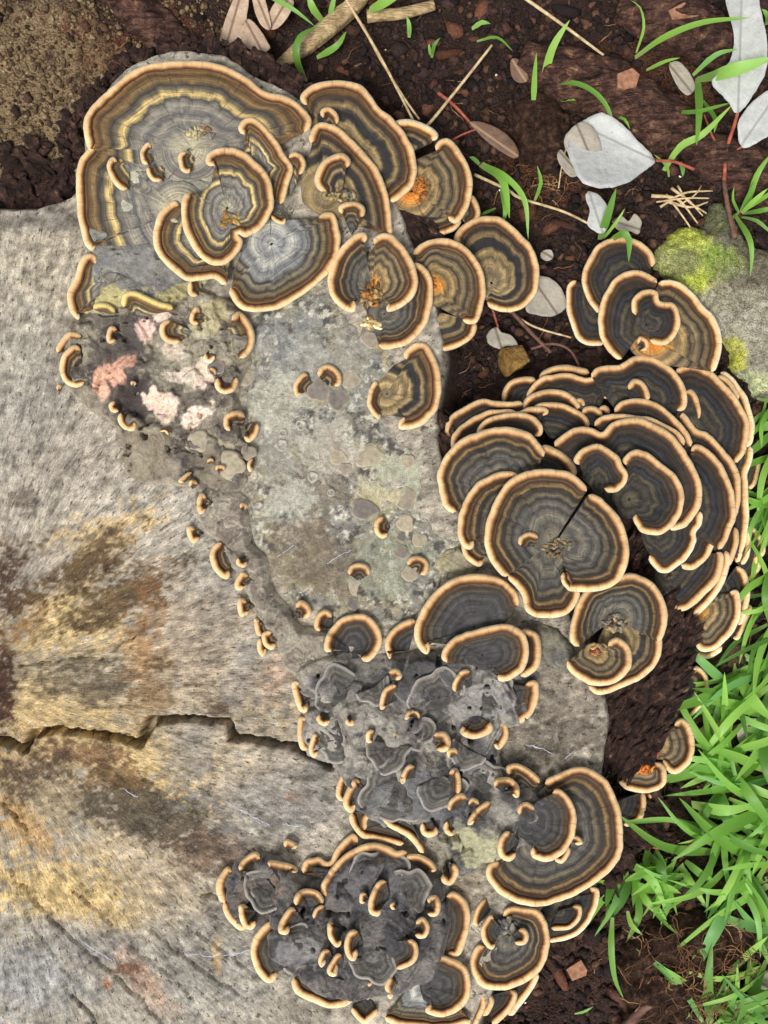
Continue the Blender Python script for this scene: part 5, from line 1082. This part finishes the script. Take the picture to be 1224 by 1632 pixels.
# ---------------------------------------------------------------- leaves, twigs, grass
def leaf_material(name, ca, cb, vein):
    m = NM(name, 0.6, 0.35); ly = m.attr('lay', 'Vector'); p = m.pos(); sx = m.n('SeparateXYZ'); m.put(sx.inputs[0], ly)
    c = m.ramp(m.noise(p, 5, 5, 0.65), [(0.3, lin(ca)), (0.7, lin(cb))])
    av = m.math('ABSOLUTE', sx.outputs[1])
    mid = m.mr(av, 0.010, 0.028, 1, 0)
    w_ = m.math('SINE', m.math('MULTIPLY', m.math('SUBTRACT', sx.outputs[0], m.math('MULTIPLY', av, 0.8)), 42.0))
    side_ = m.math('MULTIPLY', m.mr(w_, 0.94, 0.995), 0.16)
    c = m.mix(m.math('MAXIMUM', mid, side_, clamp=True), c, lin(vein))
    sp = m.mr(m.noise(p, 22, 3), 0.66, 0.72); c = m.mix(m.math('MULTIPLY', sp, 0.6), c, lin((84, 72, 60)))
    m.col(c); m.bump(m.math('ADD', m.noise(p, 12, 4), m.math('MULTIPLY', m.math('MAXIMUM', mid, side_), -0.3)), 0.0008, 0.6)
    return m.m
LEAF = {'white': leaf_material('leaf_white', (152, 154, 152), (180, 181, 178), (140, 142, 140)), 'grey': leaf_material('leaf_grey', (132, 126, 114), (162, 154, 140), (108, 98, 84)),
        'tan': leaf_material('leaf_tan', (150, 126, 106), (190, 168, 146), (120, 96, 78)), 'brown': leaf_material('leaf_brown', (82, 62, 50), (118, 92, 74), (140, 112, 86))}
def leaf(poly, axis, z, curl, kind, label, ragged=1.5, tilt=(0, 0), group=None):
    O = catmull(pts_of(poly), 4.0, True); s_ = np.arange(len(O))*1.0
    ctr = O.mean(0); d = O-ctr; d *= (1+ragged*0.02*(fbm(s_*0.45+poly_hash(poly), s_*0, 801, 3)-0.5)*2)[:, None]; O = ctr+d
    a, b = np.array(pts_of(axis)); ax = (b-a); Ln = np.linalg.norm(ax); ax = ax/Ln; nrm = np.array([-ax[1], ax[0]])
    V = []; U = []; n = len(O); rings = [1, .86, .7, .5, .3, .12, .01]
    for layer in (0, 1):
        for f in rings:
            q = ctr+(O-ctr)*f; v = (q-a)@nrm; u = (q-a)@ax
            zz = z+curl*(np.abs(v)/28.0)**1.6+tilt[0]*(q[:, 0]-ctr[0])+tilt[1]*(q[:, 1]-ctr[1])+4*(fbm(q[:, 0]/26, q[:, 1]/26, 803, 2)-0.5)-layer*1.6
            k = (H-zz)/H; V.append(np.stack([(q[:, 0]-CX)*k*S, -(q[:, 1]-CY)*k*S, zz*S], -1)); U.append(np.stack([u/100, v/100], -1))
    R_n = len(rings); F = []
    for layer in (0, 1):
        for j in range(R_n-1):
            for i in range(n):
                q = (layer*R_n+j)*n; f = (q+i, q+(i+1) % n, q+n+(i+1) % n, q+n+i); F.append(f if layer == 0 else f[::-1])
    F += [(i, R_n*n+i, R_n*n+(i+1) % n, (i+1) % n) for i in range(n)]
    o = mesh_np('fallen_leaf', np.vstack(V), F, LEAF[kind], uv=np.vstack(U)); return tag(o, label, 'leaf', group)
def poly_hash(t): return hash_(t) % 97
leaf('936,187 960,180 985,193 1015,222 1043,256 1020,277 994,294 960,300 930,292 915,270 905,240 912,210', '905,190 1043,256', -58, 8, 'white', 'big white leaf with a pointed tip lying before the rotting log', tilt=(0.05, 0))
leaf('930,194 949,208 959,235 956,262 953,280 932,267 904,242 899,222 912,203', '918,196 954,280', -50, -5, 'grey', 'olive grey leaf lying over the big white leaf')
leaf('893,238 904,250 920,268 926,276 910,282 896,268 888,250', '890,240 924,278', -68, 2, 'grey', 'torn grey leaf corner beneath the olive grey leaf')
leaf('937,305 952,310 964,322 972,340 962,372 946,366 936,356 940,335 934,318', '938,306 960,370', -72, 4, 'white', 'torn white leaf scrap behind the dark oval cap', 4)
leaf('976,352 990,344 1002,352 1012,340 1022,352 1018,372 1002,368 984,366', '976,352 1020,366', -82, 2, 'grey', 'tattered pale leaf shred next to the torn white scrap', 6)
leaf('1156,-14 1200,-16 1214,22 1222,64 1222,108 1204,146 1176,180 1158,160 1134,130 1158,108 1170,60', '1182,-14 1176,180', -54, 9, 'white', 'long whitish leaf on the forked red twig')
leaf('1234,146 1206,156 1178,190 1176,214 1184,236 1212,224 1236,202', '1238,150 1178,236', -64, 6, 'white', 'second whitish leaf on the forked red twig, half out of view')
leaf('1066,104 1082,98 1100,118 1108,140 1096,152 1080,138', '1064,100 1104,150', -72, 3, 'grey', 'small pale leaf peeping from beneath the long whitish leaf')
leaf('350,70 356,40 368,8 378,-10 396,-6 392,34 384,66 366,74', '384,-10 360,74', -70, 5, 'tan', 'greyish beige leaf standing against the bark ring')
leaf('382,46 396,30 412,44 426,66 430,78 412,86 394,76 384,62', '392,34 420,86', -64, -6, 'tan', 'curled pinkish beige leaf beside the greyish beige one')
leaf('402,-8 418,-10 428,20 432,46 420,44 408,24', '408,-8 430,46', -60, 5, 'tan', 'narrow folded beige leaf above the curled one')
leaf('424,42 432,14 448,-6 468,2 458,28 440,46', '460,-4 430,46', -66, 5, 'tan', 'broad beige leaf half hidden behind the dry root')
leaf('208,28 226,26 244,36 250,46 232,48 214,42', '208,30 250,46', -68, 2, 'tan', 'single small beige leaf above the bark ring')
leaf('848,440 878,444 897,464 901,490 882,504 856,502 838,494 838,466', '846,440 890,504', -92, 4, 'grey', 'smooth grey leaf lying behind the oval shell shaped cap')
leaf('774,536 790,520 800,530 815,534 826,553 806,552 800,558 784,552', '788,520 800,558', -92, 2, 'grey', 'toothed pale leaf scrap near the rusty stone', 6)
leaf('748,194 780,198 812,218 828,244 818,252 790,236 766,216', '748,194 828,250', -78, -6, 'brown', 'dark brown curved leaf on the soil behind the orange centred cap')
leaf('814,96 826,94 838,112 842,128 828,132 816,122', '816,94 840,132', -86, 3, 'brown', 'small brown leaf at the end of the rotting log')
leaf('864,400 878,398 882,410 872,416 862,410', '862,400 882,412', -92, 1, 'grey', 'tiny grey leaf chip beside the oval shell shaped cap')
leaf('1118,1158 1150,1146 1166,1164 1160,1186 1140,1200 1122,1196 1112,1176', '1116,1150 1160,1196', -108, 3, 'tan', 'blotched beige leaf under the grass next to the bark', 4)
leaf('1176,1156 1210,1142 1236,1150 1236,1196 1204,1200 1180,1186', '1176,1150 1236,1190', -106, 3, 'grey', 'pale leaf under the grass beside the blotched beige leaf', 3)
leaf('1190,1560 1216,1546 1240,1560 1236,1584 1206,1590 1188,1578', '1190,1552 1240,1584', -108, 3, 'grey', 'dull leaf beneath the grass beyond the fibrous clod', 3)

def twig_material(name, a, b):
    m = NM(name, 0.7, 0.3); m.col(m.ramp(m.noise(m.pos(), 9, 4), [(0.3, lin(a)), (0.7, lin(b))])); m.bump(m.noise(m.pos(), 30, 3), 0.0004, 0.5); return m.m
TW = {'straw': twig_material('straw', (150, 124, 88), (204, 184, 146)), 'red': twig_material('red_twig', (110, 52, 40), (168, 92, 70)), 'brown': twig_material('brown_twig', (72, 50, 42), (116, 84, 70))}
def twig(pts, r0, r1, kind, label, name='twig', cat='twig', group=None, parent=None):
    pp = catmull([(*unproj(a, b, c_), c_) for a, b, c_ in pts], 8); n = len(pp); ra = np.linspace(r0, r1, n)
    V, F = tube_np(pp, ra, 8, 0.06, int(pts[0][0])); o = mesh_np(name, V, F, TW[kind], parent)
    return tag(o, label, cat, group) if parent is None else o
twig([(832, -6, -80), (900, 42, -78), (962, 88, -72)], 3, 2.2, 'straw', 'long pale straw stalk slanting over the rotting log')
twig([(545, -12, -70), (600, 80, -74), (632, 140, -80), (660, 195, -70)], 2.6, 2, 'straw', 'long straw stalk pointing at the two lobed fan')
twig([(578, 40, -76), (604, 90, -78), (640, 150, -82), (668, 190, -72)], 2.4, 1.8, 'straw', 'second straw stalk crossing the long one')
twig([(784, 72, -82), (740, 128, -84), (690, 190, -80), (676, 204, -74)], 2.2, 2.8, 'straw', 'bent straw stalk reaching the folded tan lip')
twig([(698, 148, -92), (722, 166, -90), (748, 194, -86)], 3, 2.4, 'red', 'short red leaf stalk on the dark soil')
twig([(768, 203, -86), (738, 214, -90), (708, 230, -92)], 2, 1.6, 'red', 'thin red leaf stalk under the brown curved leaf')
twig([(756, 278, -96), (808, 302, -94), (830, 316, -92), (900, 338, -90), (960, 368, -92)], 2.8, 2, 'straw', 'long white stalk running towards the dark oval cap')
t = thing('red_twig', 'forked red twig with leaf stalks beside the whitish leaves', 'twig')
twig([(1176, 178, -56), (1170, 200, -62), (1158, 240, -72), (1154, 290, -78)], 3, 3.4, 'red', '', 'stem', parent=t); twig([(1154, 288, -78), (1160, 330, -76), (1172, 380, -70)], 3.6, 5, 'brown', '', 'stem', parent=t)
twig([(1158, 248, -74), (1138, 222, -78), (1122, 182, -78)], 2.2, 1.4, 'red', '', 'stalk', parent=t); twig([(1158, 248, -74), (1172, 240, -70), (1186, 232, -66)], 2, 1.4, 'red', '', 'stalk', parent=t); re_origin(t, P(1172, 380, -80))
twig([(770, 450, -78), (800, 480, -84), (846, 530, -88), (878, 562, -92)], 3.4, 3.2, 'brown', 'brown twig lying beside the rusty stone')
twig([(776, 468, -86), (784, 490, -90), (794, 522, -92)], 2.2, 1.8, 'red', 'red leaf stalk of the toothed pale scrap')
twig([(806, 492, -92), (850, 520, -92), (910, 538, -90)], 2.2, 1.6, 'straw', 'thin pale stalk crossing the brown twig')
twig([(846, 556, -92), (880, 548, -90), (910, 560, -88), (930, 600, -80)], 2.6, 2, 'brown', 'dark twig curving under the rear tiers')
twig([(1045, 256, -64), (1075, 258, -70), (1106, 270, -74)], 2.4, 2.8, 'red', 'orange stalk of the big white leaf')
t = thing('dry_grass_bunch', 'bunch of dead straw stalks beside the lichen stone', 'dry grass')
for i, a in enumerate([((1038, 312, -84), (1080, 318, -82), (1112, 356, -80)), ((1060, 320, -86), (1100, 330, -80), (1128, 322, -80)), ((1070, 300, -86), (1100, 322, -78), (1120, 344, -80)), ((1052, 330, -86), (1090, 308, -80), (1136, 304, -84)), ((1062, 310, -84), (1086, 342, -80), (1100, 362, -84)), ((1080, 296, -86), (1096, 320, -78), (1126, 340, -80)), ((1046, 322, -84), (1092, 316, -76), (1130, 316, -82)), ((1076, 330, -84), (1106, 312, -78), (1118, 296, -82))]):
    twig(a, 3.4-0.3*i, 1.2, 'straw', '', 'stalk', parent=t)
re_origin(t, P(1090, 325, -90))
twig([(906, 222, -80), (896, 262, -84), (890, 300, -88)], 1.6, 1.2, 'straw', 'frayed straw fibre hanging left of the torn leaf corner')
twig([(620, 612, -70), (690, 640, -66), (750, 690, -60)], 1.6, 1.2, 'brown', 'thin dark root between kidney shaped cap and lowest tier')
twig([(1010, 1345, -100), (1080, 1352, -96), (1160, 1318, -92)], 2.2, 1.6, 'red', 'reddish stalk lying under the grass')
twig([(1180, 1330, -96), (1184, 1370, -96), (1178, 1420, -96)], 5, 4, 'brown', 'stout brown stick under the grass')
twig([(984, 1650, -96), (1020, 1612, -92), (1050, 1590, -90)], 9, 7, 'brown', 'thick grey brown stick below the fibrous clod')

grassm = NM('grass', 0.45, 0.4); p = grassm.pos(); r = grassm.rnd(); ly = grassm.attr('lay', 'Vector')
gc = grassm.ramp(r, [(0.0, lin((84, 128, 56))), (0.4, lin((128, 178, 72))), (0.75, lin((154, 198, 92))), (1.0, lin((116, 172, 98)))])
sx = grassm.n('SeparateXYZ'); grassm.put(sx.inputs[0], ly)
gc = grassm.gain(gc, grassm.mr(grassm.noise(grassm.map(ly, (3, 60, 1)), 2, 3), 0.3, 0.7, 0.78, 1.2))
gc = grassm.mix(grassm.mr(sx.outputs[0], 0.0, 0.16, 0.5, 0.0), gc, lin((190, 196, 140)))
grassm.col(gc)
tr = grassm.n('BsdfTranslucent'); grassm.put(tr.inputs['Color'], grassm.gain(gc, 1.5)); mx = grassm.n('MixShader'); mx.inputs[0].default_value = 0.45
out = grassm.t.nodes['Material Output']; grassm.t.links.new(grassm.b.outputs[0], mx.inputs[1]); grassm.t.links.new(tr.outputs[0], mx.inputs[2]); grassm.t.links.new(mx.outputs[0], out.inputs['Surface'])
def blade(pts, w, parent, twist=0.0):
    pp = catmull([(*unproj(a, b, c_), c_) for a, b, c_ in pts], 11); n = len(pp); T = np.gradient(pp, axis=0); T /= np.linalg.norm(T, axis=1)[:, None]+1e-9
    t = np.linspace(0, 1, n); wd = w*0.5*np.clip(np.minimum(0.55+1.6*t, 1.0)*(1-t**2.6)**0.8+0.03, 0.03, 1)
    A = np.stack([-T[:, 1], T[:, 0], np.zeros(n)], -1); A /= np.linalg.norm(A, axis=1)[:, None]+1e-6
    tw = twist*np.sin(t*3.0+pts[0][0]); A = A*np.cos(tw)[:, None]+np.array([0, 0, 1.0])*np.sin(tw)[:, None]
    V = []; U = []
    for k, dz in ((-1, 0.08), (0, -0.06), (1, 0.08)):
        q = pp+A*(wd*k)[:, None]; q = q+np.stack([0*wd, 0*wd, wd*dz*2], -1); V.append(q); U.append(np.stack([t, np.full(n, k*0.5)], -1))
    V = np.vstack(V); F = []
    for j in range(2):
        for i in range(n-1): F.append((j*n+i, j*n+i+1, (j+1)*n+i+1, (j+1)*n+i))
    return mesh_np('blade', np.stack([(V[:, 0]-CX)*S, -(V[:, 1]-CY)*S, V[:, 2]*S], -1), F, grassm.m, parent, uv=np.vstack(U))
def hand_tuft(label, base, blades, group='grass tufts growing in the soil'):
    t = thing('grass_tuft', label, 'grass', group=group)
    for pts, w in blades: blade([(*a,) for a in pts], w, t, 0.25)
    re_origin(t, P(*base, -108))
g = lambda *a: list(a)
hand_tuft('tall grass tuft standing on the red brown clod', (862, 140), [(((864, 140, -95), (880, 78, -40), (908, 32, -10)), 14), (((850, 168, -100), (852, 122, -70), (855, 84, -40)), 10), (((862, 134, -95), (922, 134, -50), (964, 165, -50), (985, 226, -66)), 10),
           (((870, 140, -95), (890, 112, -70), (898, 98, -60)), 8), (((888, 150, -95), (908, 140, -70), (912, 128, -60)), 9), (((890, 160, -95), (905, 158, -80), (918, 160, -70)), 8), (((860, 140, -95), (880, 118, -70), (910, 112, -60)), 6)])
hand_tuft('grass tuft at the long blade bending over the crumbling wood chunk', (1014, 92), [(((1012, 92, -90), (1058, 60, -30), (1120, 36, 0), (1196, 28, 0)), 12), (((1030, 112, -90), (1060, 98, -60), (1084, 92, -50)), 7), (((1014, 84, -90), (1026, 44, -50), (1020, 12, -40), (1004, 0, -40)), 5)])
hand_tuft('broad bladed grass tuft over the long whitish leaf', (1108, 128), [(((1108, 128, -90), (1162, 114, -20), (1232, 92, 0)), 24), (((1112, 126, -90), (1114, 178, -40), (1110, 232, -20)), 15), (((1120, 160, -90), (1140, 190, -60), (1138, 212, -60)), 9), (((1104, 120, -90), (1140, 88, -50), (1176, 78, -40)), 9)])
hand_tuft('grass tuft with crossing thin blades above the orange stalk', (1062, 272), [(((1058, 272, -95), (1084, 234, -50), (1120, 214, -30), (1166, 168, -20)), 12), (((1062, 178, -90), (1110, 178, -40), (1164, 164, -30)), 9), (((1066, 282, -95), (1062, 264, -80), (1042, 246, -70)), 6), (((1084, 258, -90), (1088, 270, -80), (1088, 282, -80)), 8), (((975, 184, -80), (995, 190, -60), (1004, 206, -62)), 6)])
hand_tuft('grass tuft bent over the dark oval cap', (962, 380), [(((956, 382, -95), (968, 345, -50), (982, 300, -20)), 14), (((962, 380, -95), (984, 352, -60), (996, 332, -50)), 6), (((966, 390, -90), (990, 372, -30), (1002, 382, -30), (1002, 418, -40)), 12)])
hand_tuft('grass sprout with a curved blade next to the orange centred cap', (768, 262), [(((766, 262, -95), (800, 286, -50), (812, 348, -66)), 16), (((768, 260, -95), (806, 282, -40), (836, 320, -50), (842, 382, -70)), 11), (((800, 300, -90), (806, 330, -70), (802, 356, -80)), 12), (((764, 262, -95), (756, 254, -84), (748, 250, -80)), 9), (((852, 320, -98), (862, 292, -70), (856, 264, -60)), 7), (((790, 332, -95), (772, 340, -84), (764, 344, -90)), 6)])
hand_tuft('grass tuft crossing the thick dry root', (500, 40), [(((488, 130, -96), (472, 92, -50), (478, 60, -40), (504, 42, -50)), 12), (((424, -8, -60), (466, 14, -40), (502, 42, -60)), 8), (((505, 92, -90), (536, 74, -70), (552, 50, -70)), 12), (((520, 40, -90), (500, 16, -50), (490, -10, -40)), 14), (((524, 30, -90), (530, 8, -60), (534, -12, -50)), 10), (((588, 16, -80), (610, 6, -50), (640, -8, -40)), 18)])
hand_tuft('small seedling pair on the bare dark soil', (690, 90), [(((688, 92, -104), (692, 72, -84), (702, 60, -80)), 7), (((686, 88, -104), (684, 76, -90), (684, 70, -86)), 5), (((760, 66, -100), (792, 60, -84), (818, 82, -90)), 6), (((652, 60, -100), (652, 40, -80), (648, 26, -76)), 8), (((752, 46, -96), (768, 36, -80), (782, 38, -80)), 9)])
hand_tuft('feathery fresh grass tuft above the lichen stone', (1180, 330), [(((1182, 340, -92), (1200, 322, -50), (1224, 300, -30)), 9), (((1180, 338, -92), (1196, 306, -50), (1204, 290, -40)), 8), (((1184, 340, -92), (1212, 336, -50), (1240, 330, -40)), 9), (((1178, 340, -92), (1168, 318, -60), (1170, 298, -50)), 7), (((1182, 346, -92), (1206, 352, -60), (1232, 374, -60)), 8), (((1172, 344, -90), (1192, 376, -50), (1198, 402, -50), (1196, 440, -66)), 10), (((1190, 330, -92), (1206, 280, -50), (1230, 244, -40)), 11), (((1176, 340, -92), (1164, 352, -80), (1158, 372, -80)), 6), (((1186, 336, -92), (1222, 312, -40), (1244, 296, -30)), 7)])
hand_tuft('clover like sprig at the upper right leaf', (1218, 28), [(((1220, 40, -80), (1222, 24, -50), (1214, 14, -44)), 11), (((1220, 40, -80), (1230, 20, -50), (1234, 10, -44)), 11)])
hand_tuft('lone narrow blade hanging down the soil below the ragged brown cap', (975, 1470), [(((976, 1462, -80), (974, 1510, -70), (980, 1560, -80), (994, 1592, -90)), 11), (((1000, 1452, -92), (1006, 1474, -84), (1024, 1490, -80)), 9), (((916, 1616, -104), (932, 1612, -92), (946, 1604, -92)), 5)])
def rand_tuft(px, py, n, a0, spread, ln, wd, label, group, seed, lift=70):
    r_ = random.Random(seed); t = thing('grass_tuft', label, 'grass', group=group)
    for _ in range(n):
        a = math.radians(a0+r_.gauss(0, spread)); L_ = r_.uniform(*ln); bx, by = px+r_.gauss(0, 12), py+r_.gauss(0, 12); cv = r_.uniform(-0.28, 0.28); z0 = -112
        h1, h2 = r_.uniform(0.25, 0.8)*lift, r_.uniform(0.1, 1.0)*lift
        m_ = (bx+math.cos(a)*L_*0.5, by+math.sin(a)*L_*0.5, z0+h1); e_ = (bx+math.cos(a+cv)*L_, by+math.sin(a+cv)*L_, z0+h2)
        blade([(bx, by, z0), m_, e_], r_.uniform(*wd), t, 0.5)
    re_origin(t, P(px, py, -112))
GR = [('dense grass beside the layered tiers', 'narrow bladed grass tuft pressed against the layered tiers', [(1224, 650, 90), (1236, 700, 100), (1240, 760, 80), (1238, 830, 100), (1244, 900, 120), (1234, 950, 120), (1240, 1010, 110), (1215, 655, 40), (1222, 985, 100), (1232, 800, 150)], 5, (60, 150), (7, 17), 50),
      ('dense grass between the bark and the clod', 'broad bladed grass tuft between the rotten bark and the fibrous clod', [(1150, 1075, 70), (1190, 1060, 120), (1225, 1070, 100), (1165, 1130, 110), (1215, 1130, 160), (1135, 1215, 60), (1180, 1240, 200), (1220, 1230, 150), (1120, 1290, 40), (1160, 1290, 60), (1205, 1310, 120), (1225, 1360, 180), (1150, 1350, 200), (1180, 1390, 100), (1225, 1420, 130), (1195, 1180, 60), (1240, 1280, 170)], 5, (80, 200), (9, 22), 66),
      ('grass clump near the big smooth disc', 'fan of short fresh grass blades on soil right of the big smooth disc', [(1010, 1385, 80), (1040, 1365, 60), (1070, 1370, 80), (1025, 1410, 70), (1090, 1395, 150), (1000, 1400, 150)], 6, (50, 110), (8, 17), 50),
      ('grass beyond the clod', 'curved bright grass tuft at the far side of the fibrous clod', [(1200, 1500, 100), (1225, 1540, 120), (1180, 1580, 20), (1215, 1600, 170), (1150, 1615, 330), (1230, 1480, 200), (1190, 1640, 250), (1120, 1640, 300)], 5, (70, 150), (9, 20), 55)]
sd_ = 900
for grp_, lab_, spots, n_, ln_, wd_, lf_ in GR:
    for x, y, a0 in spots: sd_ += 1; rand_tuft(x, y, n_, a0, 42, ln_, wd_, lab_, grp_, sd_, lf_)

# ---------------------------------------------------------------- spider silk on the wood and caps
silkm = NM('silk', 0.4, 0.4); silkm.col((*lin((196, 208, 236)), 1))
for i, (pts, lab_) in enumerate([('360,1276 386,1290 406,1302 432,1314', 'long pale silk thread on the wood left of the crack end'), ('452,1312 470,1315 484,1314', 'short silk thread lying right of the long one'), ('196,1254 208,1262 220,1270', 'silk wisp on the yellow stained wood'),
          ('296,1520 316,1519 334,1523 352,1518', 'silk thread at the foot of the pale scar in the wood'), ('358,1520 378,1518 398,1512', 'silk thread leading to the long bowed rim'), ('838,1186 862,1192 880,1200', 'silk thread on the wood beside the plump smiling rim'), ('900,1208 914,1196', 'tiny silk strand near the bark gap'),
          ('440,888 456,878 470,868', 'white silk streak on the flat pale crust'), ('522,898 540,886 560,876', 'faint silk streak on the dark part of the pale crust'), ('130,1498 150,1510 180,1530', 'silk strand along a hairline crack')]):
    pp = catmull([(a, b, max(surf(a, b), 3.2)+1.4) for a, b in pts_of(pts)], 3); n = len(pp); pp[:, 0] += 3*(fbm(np.arange(n)*0.5+i, np.zeros(n), 907, 2)-0.5); pp[:, 1] += 3*(fbm(np.arange(n)*0.5+i, np.ones(n)*4, 908, 2)-0.5)
    rad = 0.25+1.1*np.clip(fbm(np.arange(n)*0.9+i*9, np.zeros(n), 905, 2)-0.35, 0, 1)**1.2
    V, F = tube_np(pp, rad, 5, 0.3, i); tag(mesh_np('silk_thread', V, F, silkm.m), lab_, 'silk thread', 'silk threads on the stump')
